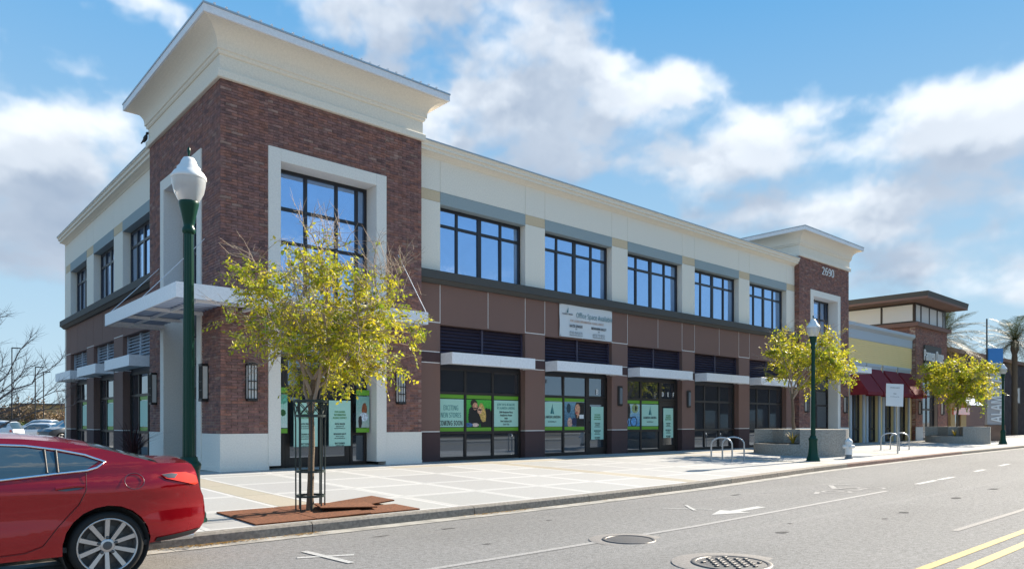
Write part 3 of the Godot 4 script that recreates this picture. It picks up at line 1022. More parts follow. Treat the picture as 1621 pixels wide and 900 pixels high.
# one face of a brick tower: opening with white surround, plinth, tall window above, entrance below
func tower_face(f: Array, W: float, a: float, b: float, top: float, plinth_end: float, stuff: MB, r: RandomNumberGenerator, single = null, entrance := true) -> void:
	var sw := 0.355
	var wall := MB.new()
	wall.fbox(f, 0.02, a, B - 0.2, top, -0.40, -0.02)
	wall.fbox(f, b, W, B - 0.2, top, -0.40, -0.02)
	wall.fbox(f, a, b, 9.25, top, -0.40, -0.02)
	part(hall, "tower_wall", wall, M.mortar)
	for q in [[-0.012 if plinth_end > 0 else 0.0, a, B + 0.1, 1.32, 0.015, "plinth"], [b, W, B + 0.1, 1.32, 0.015, "plinth"], [-0.032 if plinth_end > 0 else 0.0, a + 0.02, B - 0.2, B + 0.10, 0.035, "plinth_base"], [b - 0.02, W, B - 0.2, B + 0.10, 0.035, "plinth_base"]]:
		var pl := MB.new()
		pl.fbox(f, q[0], q[1], q[2], q[3], -0.42, q[4])
		part(hall, q[5], pl, M.stucco_white)
	for q in [[a, a + sw, B + 0.10, 9.26, 0.04], [b - sw, b, B + 0.10, 9.26, 0.04], [a + sw, b - sw, 8.905, 9.26, 0.037]]:
		var su := MB.new()
		su.fbox(f, q[0], q[1], q[2], q[3], -0.62, q[4], 0.006)
		part(hall, "surround", su, M.stucco_white)
	lay_bricks(f, [[0.0 if plinth_end > 0 else 0.031, a, 1.325, top], [b, W, 1.325, top], [a, b, 9.265, top]], 0.0, stuff, r, single)
	var i0 := a + sw; var i1 := b - sw
	# upper window
	glazing(hall, "window", f, [i0, i0 + (i1 - i0) * 0.335, i0 + (i1 - i0) * 0.66, i0 + (i1 - i0) * 0.885, i1], [5.2, 6.82, 7.78, 8.905], -0.6, 0.10, M.frame_blue, M.mirror_glass)
	var sp := MB.new()
	sp.fbox(f, i0, i1, 4.35, 5.2, -0.66, -0.55)
	part(hall, "spandrel", sp, M.frame)
	if not entrance:
		glazing(hall, "shopfront", f, [i0, i0 + (i1 - i0) * 0.5, i1], [B + 0.02, 1.27, 2.64, 3.52, 4.35], -0.6, 0.10, M.frame, M.shop_glass)
		return
	var w := i1 - i0
	var d0 := i0 + 0.38; var d1 := i1 - 0.58
	glazing(hall, "sidelight", f, [i0, d0], [B + 0.02, 1.27, 2.64, 3.52], -0.6, 0.09, M.frame, M.shop_glass)
	glazing(hall, "sidelight", f, [d1, i1], [B + 0.02, 1.27, 2.64, 3.52], -0.6, 0.09, M.frame, M.shop_glass)
	door_leaf(f, d0, (d0 + d1) / 2, -0.6, false)
	door_leaf(f, (d0 + d1) / 2, d1, -0.6)
	glazing(hall, "transom", f, [d0, d1], [2.62, 3.52], -0.6, 0.09, M.frame, M.shop_glass)
	glazing(hall, "transom", f, [i0, (i0 + i1) / 2, i1], [3.52, 4.35], -0.6, 0.09, M.frame, M.shop_glass)

func tower_cornice(path: Array, y: float, closed := false) -> void:
	var lip := MB.new()
	lip.sweep([Vector2(-0.2, y), Vector2(0.085, y), Vector2(0.10, y + 0.02), Vector2(0.10, y + 0.19), Vector2(0.085, y + 0.21), Vector2(0.03, y + 0.22), Vector2(0.03, y + 0.63), Vector2(-0.2, y + 0.63)], path, closed)
	part(hall, "cornice_band", lip, M.cornice_cream)
	var cv := [Vector2(-0.2, y + 0.62), Vector2(0.06, y + 0.62), Vector2(0.09, y + 0.66), Vector2(0.09, y + 0.71), Vector2(0.13, y + 0.73), Vector2(0.13, y + 0.80)]
	for k in 9:
		var t := (k + 1) / 9.0 * PI / 2
		cv.append(Vector2(0.13 + 0.47 * (1.0 - cos(t)), y + 0.80 + 0.44 * sin(t)))
	cv.append(Vector2(0.60, y + 1.26))
	cv.append(Vector2(-0.2, y + 1.26))
	var c := MB.new()
	c.sweep(cv, path, closed)
	part(hall, "cornice_cove", c, M.cornice_cream)
	c = MB.new()
	c.sweep([Vector2(-0.3, y + 1.255), Vector2(0.65, y + 1.255), Vector2(0.655, y + 1.27), Vector2(0.655, y + 1.45), Vector2(-0.3, y + 1.45)], path, closed)
	part(hall, "cornice_fascia", c, M.white_metal)
	c = MB.new()
	c.sweep([Vector2(-0.4, y + 1.452), Vector2(0.672, y + 1.452), Vector2(0.672, y + 1.50), Vector2(-0.4, y + 1.515)], path, closed)
	part(hall, "coping", c, M.coping)

func sconce(f: Array, s: float, y0: float, y1: float, big: bool, label: String, group: String) -> void:
	var P := func(ss, y, o): return f[0] + f[1] * ss + Vector3(0, y, 0) + f[2] * o
	var L := thing("wall_lamp", label, "wall lamp", P.call(s, y0, 0.02), group)
	var b := MB.new()
	if big:
		var h := 0.135
		b.fbox(f, s - h + 0.02, s + h - 0.02, y0 + 0.04, y1 - 0.04, 0.0, 0.15)
		part(L, "glass", b, M.lamp_glass)
		b = MB.new()
		b.fbox(f, s - h, s + h, y1 - 0.07, y1, 0.0, 0.18, 0.006)
		part(L, "cap", b, M.black_metal)
		b = MB.new()
		b.fbox(f, s - h, s + h, y0, y0 + 0.07, 0.0, 0.18, 0.006)
		part(L, "cap", b, M.black_metal)
		b = MB.new()
		for q in [-h + 0.012, -0.042, 0.042, h - 0.012]:
			b.fbox(f, s + q - 0.010, s + q + 0.010, y0 + 0.05, y1 - 0.05, 0.15, 0.172)
		for q in [0.30, 0.52]:
			b.fbox(f, s - h, s + h, y0 + (y1 - y0) * q - 0.012, y0 + (y1 - y0) * q + 0.012, 0.152, 0.178)
		for e in [-h, h]:
			b.fbox(f, s + e - 0.011, s + e + 0.011, y0 + 0.05, y1 - 0.05, 0.0, 0.02)
		part(L, "bars", b, M.black_metal)
	else:
		b.fbox(f, s - 0.16, s + 0.16, y0, y1, 0.002, 0.05, 0.03)
		part(L, "housing", b, M.frame)
		b = MB.new()
		b.fbox(f, s - 0.09, s + 0.09, y0 + 0.08, y1 - 0.08, 0.05, 0.10, 0.03)
		part(L, "lens", b, M.ink_grey)

func build_main_building() -> void:
	hall = thing("corner_building", "two-storey corner building with brown and cream stucco and brick towers", "building", Vector3(0, B, 0))
	var r := RandomNumberGenerator.new(); r.seed = 4
	wall_run(FRONT, 6.39, 31.91, bays, false)
	wall_run(SIDE, 6.2, 21.8, side_bays, true)
	# hidden walls, roof, floors and a dark interior
	var b := MB.new()
	b.box(Vector3(0.3, B - 0.2, -22.1), Vector3(38.3, 10.5, -21.8))
	b.box(Vector3(38.0, B - 0.2, -21.8), Vector3(38.3, 10.5, -6.0))
	part(hall, "rear_wall", b, M.stucco)
	b = MB.new()
	b.box(Vector3(0.6, 10.2, -21.8), Vector3(38.0, 10.4, -0.36))
	b.box(Vector3(0.5, 10.6, -6.0), Vector3(6.0, 10.72, -0.2))
	part(hall, "roof", b, M.gutter)
	b = MB.new()
	b.box(Vector3(0.66, B - 0.1, -21.8), Vector3(38.0, B + 0.003, -0.37))
	b.box(Vector3(0.66, 4.95, -21.8), Vector3(38.0, 5.15, -0.37))
	part(hall, "floor", b, M.interior)
	b = MB.new()
	b.box(Vector3(0.7, B, -6.3), Vector3(38.0, 10.2, -6.2))
	b.box(Vector3(6.4, B, -6.2), Vector3(6.5, 10.2, -0.5))
	b.box(Vector3(11.7, B, -6.2), Vector3(11.8, 10.2, -0.5))
	b.box(Vector3(21.6, B, -6.2), Vector3(21.7, 10.2, -0.5))
	b.box(Vector3(6.6, B, -21.0), Vector3(6.7, 10.2, -6.4))
	part(hall, "partition", b, M.interior)
	# cornice and belt of the long walls
	var cor := [Vector2(-0.1, 10.40), Vector2(0.02, 10.40), Vector2(0.05, 10.44), Vector2(0.16, 10.50), Vector2(0.24, 10.52), Vector2(0.24, 10.62), Vector2(0.30, 10.64), Vector2(0.30, 10.74), Vector2(0.34, 10.76), Vector2(0.34, 10.80), Vector2(-0.1, 10.80)]
	var paths := [[Vector2(6.39, 0), Vector2(31.91, 0)], [Vector2(14, -21.8), Vector2(0.3, -21.8), Vector2(0.3, -6.2)]]
	for p in paths:
		b = MB.new(); b.sweep(cor, p)
		part(hall, "cornice", b, M.cornice_cream)
		b = MB.new(); b.sweep([Vector2(-0.15, 10.802), Vector2(0.36, 10.802), Vector2(0.36, 10.84), Vector2(-0.15, 10.86)], p)
		part(hall, "coping", b, M.coping)
		b = MB.new()
		b.sweep([Vector2(-0.34, 6.24), Vector2(0.10, 6.24), Vector2(0.20, 6.36), Vector2(0.24, 6.37), Vector2(0.24, 6.63), Vector2(0.22, 6.65), Vector2(-0.34, 6.67)], p)
		part(hall, "belt_course", b, M.belt)
	# towers
	var stuff := MB.new()
	tower_face(TF, 6.39, 1.29, 5.06, 10.72, 1, stuff, r, func(s, y): return (s < 1.29 and y < 4.4) or (s > 5.06 and y < 4.4))
	tower_face(TS, 6.5, 1.42, 5.21, 10.72, 0, stuff, r)
	# right return of the corner tower, inner back
	b = MB.new()
	b.box(Vector3(6.0, B, -6.2), Vector3(6.385, 10.72, ZT - 0.4))
	b.box(Vector3(0.4, 6.7, -6.2), Vector3(6.0, 10.72, -5.8))
	b.box(Vector3(6.35, B - 0.2, -0.1), Vector3(6.388, 10.72, ZT - 0.02))
	part(hall, "tower_core", b, M.mortar)
	tower_cornice([Vector2(0, -6.2), Vector2(0, ZT), Vector2(6.39, ZT), Vector2(6.39, -6.2)], 10.71, true)
	b = MB.new()
	b.box(Vector3(0.1, 12.0, -6.1), Vector3(6.3, 12.1, 0.2))
	b.box(Vector3(32.0, 12.0, -6.1), Vector3(38.2, 12.1, 0.2))
	part(hall, "tower_roof", b, M.gutter)
	tower_face(T2, 6.39, 1.30, 5.15, 10.96, 1, stuff, r, null, false)
	lay_bricks(T2S, [[0.031, 0.28, B, 6.2], [0.031, 0.28, 6.7, 10.96]], 0.0, stuff, r)
	b = MB.new()
	b.fbox(T2S, 0.02, 0.285, B, 10.96, -0.3, -0.02)
	b.box(Vector3(31.92, 10.3, -6.2), Vector3(32.2, 10.96, 0.0))
	b.box(Vector3(37.9, B, -6.2), Vector3(38.29, 10.96, -0.12))
	part(hall, "tower_core", b, M.mortar)
	tower_cornice([Vector2(31.91, -6.2), Vector2(31.91, 0.285), Vector2(38.3, 0.285), Vector2(38.3, -6.2)], 10.95, true)
	var bf := part(hall, "brickwork", stuff, M.brick, "stuff")
	bf.set_meta("label", "reddish brown brickwork of the towers")
	# snow-guard like studs along the front eave of the corner tower
	b = MB.new()
	for k in 24:
		var x := -0.4 + k * 0.3
		b.box(Vector3(x, 12.225, ZT + 0.60), Vector3(x + 0.05, 12.27, ZT + 0.66))
	part(hall, "eave_clips", b, M.white_metal)
	# shopfronts
	shopfront(FRONT, 7.35, 11.24, [8.63, 9.89], [])
	shopfront(FRONT, 12.26, 16.16, [13.55], [14.95, 16.1])
	shopfront(FRONT, 17.19, 21.15, [18.44], [19.85, 21.0])
	shopfront(FRONT, 22.16, 26.06, [23.38, 24.66], [])
	shopfront(FRONT, 27.09, 30.99, [28.31, 29.6], [])
	for q in side_bays:
		shopfront(SIDE, q[0], q[1], [q[0] + 1.2, q[0] + 2.4], [])
	# corner canopy
	var can := group_part(hall, "canopy")
	var o := 1.58
	b = MB.new()
	b.sweep([Vector2(-0.03, 4.55), Vector2(0, 4.55), Vector2(0, 4.91), Vector2(-0.03, 4.91)], [Vector2(0.0, -5.0), Vector2(-o, -5.0), Vector2(-o, ZT + o), Vector2(5.55, ZT + o), Vector2(5.55, ZT + 0.02)])
	part(can, "fascia", b, M.white_metal)
	# corrugated deck
	b = MB.new()
	for k in 22:
		var z0 := -4.97 + k * 0.304
		var w := [[0.0, 4.80], [0.08, 4.68], [0.16, 4.68], [0.24, 4.80], [0.304, 4.80]]
		for i in 4:
			b.quad(Vector3(-o + 0.03, w[i][1], z0 + w[i][0]), Vector3(-0.02, w[i][1], z0 + w[i][0]), Vector3(-0.02, w[i + 1][1], z0 + w[i + 1][0]), Vector3(-o + 0.03, w[i + 1][1], z0 + w[i + 1][0]))
	for k in 18:
		var x0 := -0.02 + k * 0.304
		var a := [[0.0, 4.80], [0.08, 4.68], [0.16, 4.68], [0.24, 4.80], [0.304, 4.80]]
		for i in 4:
			b.quad(Vector3(x0 + a[i][0], a[i][1], ZT + 0.02), Vector3(x0 + a[i + 1][0], a[i + 1][1], ZT + 0.02), Vector3(x0 + a[i + 1][0], a[i + 1][1], ZT + o - 0.03), Vector3(x0 + a[i][0], a[i][1], ZT + o - 0.03))
	part(can, "deck", b, M.deck_metal)
	for q in [-4.6, -2.9, -1.0]:
		b = MB.new(); b.box(Vector3(-o + 0.03, 4.58, q - 0.04), Vector3(-0.02, 4.67, q + 0.04)); part(can, "beam", b, M.white_metal)
	for q in [0.6, 2.6, 4.6]:
		b = MB.new(); b.box(Vector3(q - 0.04, 4.58, ZT + 0.02), Vector3(q + 0.04, 4.67, ZT + o - 0.03)); part(can, "beam", b, M.white_metal)
	b = MB.new()
	b.box(Vector3(-o + 0.7, 4.60, -4.96), Vector3(-o + 0.76, 4.665, ZT + 0.8))
	b.box(Vector3(-o + 0.76, 4.60, ZT + 0.74), Vector3(5.5, 4.665, ZT + 0.8))
	part(can, "purlin", b, M.white_metal)
	for q in [[Vector3(-o + 0.05, 4.92, -4.6), Vector3(0.05, 6.6, -5.2)], [Vector3(-o + 0.05, 4.92, -1.2), Vector3(0.0, 6.7, -0.9)], [Vector3(5.5, 4.92, ZT + o - 0.05), Vector3(5.5, 6.9, ZT)]]:
		b = MB.new()
		b.tube([q[0], q[1]], [0.011, 0.011], 6)
		part(can, "tie_rod", b, M.white_metal)
	# canopy of the far tower
	can = group_part(hall, "canopy")
	b = MB.new()
	b.sweep([Vector2(-0.03, 4.55), Vector2(0, 4.55), Vector2(0, 4.91), Vector2(-0.03, 4.91)], [Vector2(32.5, 0.31), Vector2(32.5, 1.85), Vector2(37.8, 1.85), Vector2(37.8, 0.31)])
	part(can, "fascia", b, M.white_metal)
	b = MB.new(); b.box(Vector3(32.53, 4.7, 0.31), Vector3(37.77, 4.74, 1.82)); part(can, "deck", b, M.deck_metal)
	# house number and unit letters
	text(hall, "2690", 0.46, Vector3(35.35, 10.5, 0.285 + 0.06), Vector3.RIGHT, Vector3.BACK, M.sign_white, false, 1.15, 0.03)
	text(hall, "B", 0.30, Vector3(3.2, 2.86, ZT - 0.58), Vector3.RIGHT, Vector3.BACK, M.sign_white, false, 1.0, 0.01)
	text(hall, "B", 0.22, Vector3(15.55, 2.88, -0.28), Vector3.RIGHT, Vector3.BACK, M.sign_white, true, 0.85, 0.01)
	var k2 := 0
	for ch in ["D", "E", "F"]:
		text(hall, ch, 0.2, Vector3(20.0 + k2 * 0.4, 2.9, -0.24), Vector3.RIGHT, Vector3.BACK, M.sign_white, true, 0.85, 0.01)
		k2 += 1
	# wall lamps
	sconce(TF, 0.80, 2.20, 3.23, true, "tall caged wall lamp on brick beside the corner tower's plinth corner", "")
	sconce(TF, 5.55, 2.20, 3.23, true, "tall caged wall lamp on brick between tower entrance and brown stucco", "")
	sconce(TS, 1.05, 2.20, 3.23, true, "tall caged wall lamp on the tower's side face beside the corner", "")
	sconce(TS, 5.80, 2.20, 3.23, true, "tall caged wall lamp on brick beside the side street awnings", "")
	sconce(FRONT, 16.67, 2.32, 3.16, false, "dark wall lamp on the brown pier beside the door lettered B", "")
	sconce(FRONT, 21.65, 2.32, 3.12, false, "dark wall lamp on the brown pier beside the door lettered D E F", "")
	sconce(T2, 0.75, 2.20, 3.23, true, "caged wall lamp on the far brick tower beside the dark shopfronts", "")
	sconce(T2, 5.80, 2.20, 3.23, true, "caged wall lamp on the far brick tower beside the red awnings", "")

# ---------------------------------------------------------------- prints on glass and wall
func picture(key: String, w: int, h: int, ground: Array, shapes: Array) -> StandardMaterial3D:
	var im := Image.create(w, h, false, Image.FORMAT_RGB8)
	var nz := FastNoiseLite.new(); nz.seed = w * 7 + h; nz.frequency = 0.07
	for y in h:
		for x in w:
			var p := Vector2((x + 0.5) / w, (y + 0.5) / h)
			var wob := nz.get_noise_2d(x, y)
			var c: Color = ground[0].lerp(ground[1], clampf(p.y + wob * 0.6, 0, 1))
			for s in shapes:
				var q := (p - Vector2(s[0], s[1])).rotated(-s[5] if s.size() > 5 else 0.0)
				var d := Vector2(q.x / s[2], q.y / s[3]).length() + wob * 0.18
				if d < 1.0:
					c = s[4] * (1.0 + wob * 0.35)
			im.set_pixel(x, y, c)
	im.generate_mipmaps()
	var m := StandardMaterial3D.new()
	m.resource_name = key
	m.albedo_texture = ImageTexture.create_from_image(im)
	m.roughness = 0.5
	M[key] = m
	return m

# a sheet on the glass with a green film above and below; lines: [text, cap height, y, material, bold]
func poster(f: Array, s0: float, s1: float, y0: float, y1: float, out: float, sheet: Material, lines: Array, label: String, bands := true, sail := 0.0) -> Node3D:
	var at: Vector3 = f[0] + f[1] * s0 + Vector3(0, y0, 0) + f[2] * out
	var p := thing("window_poster", label, "poster", at)
	var b := MB.new()
	b.with_uv = true
	b.fquad(f, s0, s1, y0, y1, out)
	part(p, "sheet", b, sheet)
	if bands:
		for q in [[y1 + 0.03, y1 + 0.19], [y0 - 0.15, y0 - 0.02]]:
			b = MB.new()
			b.fquad(f, s0, s1, q[0], q[1], out)
			part(p, "green_band", b, M.film_green)
	for l in lines:
		var sq: float = l[5] if l.size() > 5 else 0.72
		text(p, l[0], l[1], f[0] + f[1] * ((s0 + s1) / 2) + Vector3(0, l[2], 0) + f[2] * (out + 0.004), f[1], f[2], l[3], l[4], sq, 0.003)
	if sail > 0.0:
		b = MB.new()
		var P := func(u, v): return f[0] + f[1] * ((s0 + s1) / 2 + u) + Vector3(0, sail + v, 0) + f[2] * (out + 0.005)
		b.quadn(P.call(-0.10, 0.0), P.call(0.02, 0.0), P.call(0.03, 0.40), P.call(0.0, 0.25), f[2])
		b.quadn(P.call(0.04, 0.0), P.call(0.11, -0.02), P.call(0.05, 0.22), P.call(0.04, 0.2), f[2])
		part(p, "sail_emblem", b, M.ink_teal)
	return p

func notice(f: Array, s0: float, s1: float, y0: float, y1: float, out: float, label: String) -> void:
	poster(f, s0, s1, y0, y1, out, M.mint, [["FOR LEASING", 0.055, y1 - 0.34, M.ink_green, true], ["INFORMATION", 0.055, y1 - 0.43, M.ink_green, true], ["PLEASE CONTACT", 0.055, y1 - 0.52, M.ink_green, true],
		["KATIE SINGER", 0.05, y1 - 0.70, M.ink, true], ["(510) 454-0235", 0.04, y1 - 0.77, M.ink, false], ["www.alamedalanding.com", 0.03, y1 - 0.83, M.ink, false],
		["MEAGHAN HALEY", 0.05, y1 - 1.0, M.ink, true], ["(415) 772-0222", 0.04, y1 - 1.07, M.ink, false], ["www.alamedalanding.com", 0.03, y1 - 1.13, M.ink, false],
		["MATT BOWEN", 0.05, y1 - 1.28, M.ink, true], ["(510) 433-5800", 0.04, y1 - 1.34, M.ink, false]], label, false)

func build_posters() -> void:
	var o := -0.285
	poster(FRONT, 7.45, 8.57, 1.47, 2.43, o, M.mint, [["EXCITING", 0.17, 2.13, M.ink_teal, false, 0.64], ["NEW STORES", 0.17, 1.88, M.ink_teal, false, 0.64], ["COMING SOON", 0.17, 1.60, M.ink, true, 0.60]], "mint window poster reading EXCITING NEW STORES COMING SOON")
	var skin := Color(0.80, 0.58, 0.46)
	var dark := Color(0.05, 0.045, 0.05)
	picture("photo_couple", 160, 150, [Color(0.30, 0.72, 0.25), Color(0.16, 0.55, 0.16)], [[0.34, 0.62, 0.26, 0.46, dark], [0.82, 0.72, 0.30, 0.40, dark], [0.30, 0.13, 0.13, 0.14, Color(0.16, 0.11, 0.08)], [0.35, 0.24, 0.10, 0.14, skin], [0.64, 0.48, 0.13, 0.36, Color(0.80, 0.66, 0.36), -0.2], [0.53, 0.40, 0.09, 0.13, Color(0.88, 0.68, 0.56)], [0.35, 0.31, 0.11, 0.02, Color(0.1, 0.1, 0.1)], [0.54, 0.37, 0.08, 0.03, Color(0.08, 0.07, 0.06)], [0.36, 0.93, 0.14, 0.07, Color(0.85, 0.75, 0.70)], [0.10, 0.93, 0.16, 0.08, Color(0.25, 0.40, 0.60)]])
	poster(FRONT, 8.68, 9.83, 1.47, 2.43, o, M.photo_couple, [], "window poster photograph of two embracing people on green")
	poster(FRONT, 9.94, 11.14, 1.47, 2.43, o, M.mint, [["JOIN THESE RETAILERS", 0.085, 2.28, M.ink_teal, false], ["AT ALAMEDA LANDING", 0.085, 2.15, M.ink_teal, false], ["2990 Neptune Place", 0.07, 2.0, M.ink, true], ["Sunglasses House", 0.07, 1.89, M.ink, true], ["Style", 0.07, 1.78, M.ink, true], ["Dee Fashion 350", 0.07, 1.67, M.ink, true], ["Suds Club", 0.07, 1.56, M.ink, false]], "mint window poster listing retailers beside the embracing pair poster")
	poster(FRONT, 12.36, 13.5, 1.47, 2.43, o, M.mint, [["ALAMEDA LANDING", 0.10, 1.84, M.ink, true], ["alamedalanding.com", 0.05, 1.66, M.ink, false]], "mint window poster with sail emblem beside the picture of a face", true, 1.97)
	picture("photo_face", 150, 140, [Color(0.45, 0.62, 0.70), Color(0.20, 0.36, 0.48)], [[0.86, 0.35, 0.34, 0.55, dark], [0.66, 0.30, 0.13, 0.24, skin], [0.70, 0.62, 0.07, 0.16, skin], [0.84, 0.85, 0.26, 0.30, Color(0.07, 0.06, 0.08)], [0.28, 0.86, 0.12, 0.22, Color(0.78, 0.62, 0.55)], [0.22, 0.25, 0.10, 0.2, Color(0.13, 0.25, 0.30)], [0.5, 0.80, 0.12, 0.16, Color(0.10, 0.16, 0.32)], [0.62, 0.44, 0.06, 0.03, Color(0.7, 0.25, 0.25)]])
	var ph := poster(FRONT, 13.6, 14.78, 1.47, 2.43, o, M.photo_face, [], "window poster photograph of a dark-haired face in profile")
	var b := MB.new()
	b.fquad(FRONT, 14.48, 14.74, 1.78, 1.94, o + 0.006)
	part(ph, "white_note", b, M.sign_white)
	notice(FRONT, 15.17, 15.94, 0.92, 2.28, o + 0.02, "mint leasing notice on the door lettered B in brown stucco")
	picture("photo_bicycle", 150, 140, [Color(0.72, 0.82, 0.78), Color(0.30, 0.55, 0.78)], [[0.28, 0.30, 0.13, 0.34, dark], [0.28, 0.05, 0.09, 0.08, Color(0.25, 0.15, 0.1)], [0.62, 0.80, 0.22, 0.24, dark], [0.62, 0.80, 0.18, 0.20, Color(0.35, 0.60, 0.82)], [0.10, 0.82, 0.20, 0.24, dark], [0.10, 0.82, 0.16, 0.20, Color(0.35, 0.60, 0.82)], [0.36, 0.62, 0.26, 0.03, dark], [0.70, 0.2, 0.2, 0.2, Color(0.55, 0.62, 0.42)], [0.75, 0.2, 0.06, 0.12, dark]])
	poster(FRONT, 17.29, 18.38, 1.47, 2.43, o, M.photo_bicycle, [], "window poster photograph of a dark figure on a bicycle")
	poster(FRONT, 18.5, 19.72, 1.47, 2.43, o, M.mint, [["ALAMEDA LANDING", 0.10, 1.84, M.ink, true], ["alamedalanding.com", 0.05, 1.66, M.ink, false]], "mint window poster with sail emblem beside the bicycle picture", true, 1.97)
	notice(FRONT, 20.07, 20.82, 0.92, 2.28, o + 0.02, "mint leasing notice on the door lettered D E F")
	# entrance of the corner tower
	o = ZT - 0.585
	picture("photo_seat", 80, 140, [Color(0.45, 0.66, 0.62), Color(0.66, 0.72, 0.70)], [[0.62, 0.42, 0.20, 0.20, Color(0.52, 0.28, 0.14)], [0.58, 0.66, 0.34, 0.14, Color(0.75, 0.80, 0.85)], [0.3, 0.82, 0.14, 0.2, Color(0.14, 0.10, 0.1)]])
	picture("photo_leaf", 80, 140, [Color(0.52, 0.80, 0.72), Color(0.80, 0.86, 0.84)], [[0.5, 0.55, 0.3, 0.1, Color(0.10, 0.35, 0.14)], [0.5, 0.1, 0.6, 0.2, Color(0.35, 0.66, 0.56)]])
	poster(TF, 1.72, 1.98, 1.47, 2.43, o, M.photo_leaf, [], "narrow teal window poster on the corner entrance's sidelight")
	poster(TF, 4.18, 4.64, 1.47, 2.43, o, M.photo_seat, [], "narrow window poster of a red-haired figure at the corner entrance")
	notice(TF, 3.26, 3.98, 0.92, 2.28, o + 0.02, "mint leasing notice on the corner tower's door with pull handle")
	notice(TF, 2.16, 2.90, 0.92, 2.28, o + 0.02, "mint leasing notice behind the iron tree guard at corner entrance")
	# side street windows
	for q in side_bays:
		poster(SIDE, q[0] + 1.28, q[0] + 2.32, 1.47, 2.43, -0.285, M.mint, [], "plain mint window poster under the side street awning beside " + ["the corner tower", "the middle pier", "the rear corner"][side_bays.find(q)])
	poster(SIDE, 17.35, 18.3, 1.0, 3.3, -0.285, M.sign_white, [], "red and white poster in the last side street window", false)
	# the banner
	var z := 0.03
	var bn := thing("banner", "white banner reading Office Space Available hung below the grey belt course", "banner", Vector3(13.0, 4.97, z))
	b = MB.new()
	for i in 14:
		for j in 6:
			var P := func(u: float, w: float) -> Vector3:
				var sag := 0.035 * sin(u * PI) * w
				return Vector3(13.0 + 3.11 * u, 4.97 + (1.29 - sag) * w, z + 0.02 + 0.018 * sin(u * 9.0 + w * 5.0) * sin(w * PI) + 0.02 * sin(u * PI))
			var u0 := i / 14.0; var u1 := (i + 1) / 14.0; var w0 := j / 6.0; var w1 := (j + 1) / 6.0
			b.quad(P.call(u0, w0), P.call(u1, w0), P.call(u1, w1), P.call(u0, w1))
	part(bn, "sheet", b, M.banner)
	var zt := z + 0.062
	for l in [["Office Space Available", 0.20, 15.0, 5.86, M.ink_blue, false, 0.80], ["FOR LEASING INFORMATION, PLEASE CONTACT", 0.085, 14.56, 5.62, M.ink_orange, false, 0.80], ["KATIE SINGER", 0.10, 13.9, 5.42, M.ink, true, 0.8], ["MEAGHAN HALEY", 0.10, 15.25, 5.42, M.ink, true, 0.8], ["CPA", 0.06, 13.9, 5.30, M.ink_grey, false, 0.8], ["JPR", 0.06, 15.25, 5.30, M.ink_grey, false, 0.8], ["(510) 454-0235", 0.10, 13.9, 5.16, M.ink_grey, false, 0.8], ["(415) 772-0222", 0.10, 15.25, 5.16, M.ink_grey, false, 0.8], ["info@alamedalanding.com", 0.05, 13.9, 5.06, M.ink_grey, false, 0.9], ["info@alamedalanding.com", 0.05, 15.25, 5.06, M.ink_grey, false, 0.9], ["ALAMEDA LANDING", 0.05, 13.42, 5.86, M.ink, true, 0.9]]:
		text(bn, l[0], l[1], Vector3(l[2], l[3], zt), Vector3.RIGHT, Vector3.BACK, l[4], l[5], l[6], 0.003)
	b = MB.new()
	b.quadn(Vector3(13.37, 5.92, zt), Vector3(13.45, 5.92, zt), Vector3(13.46, 6.14, zt), Vector3(13.44, 6.06, zt), Vector3.BACK)
	part(bn, "sail_emblem", b, M.ink_teal)
	for q in [[13.04, 6.22], [16.07, 6.22], [13.04, 5.01], [16.07, 5.01]]:
		b = MB.new()
		b.lathe(Vector3(q[0], q[1], z + 0.03), [Vector2(0.03, 0), Vector2(0.03, 0.012), Vector2(0.012, 0.014)], 10, Vector3.BACK)
		part(bn, "grommet", b, M.galvanised)

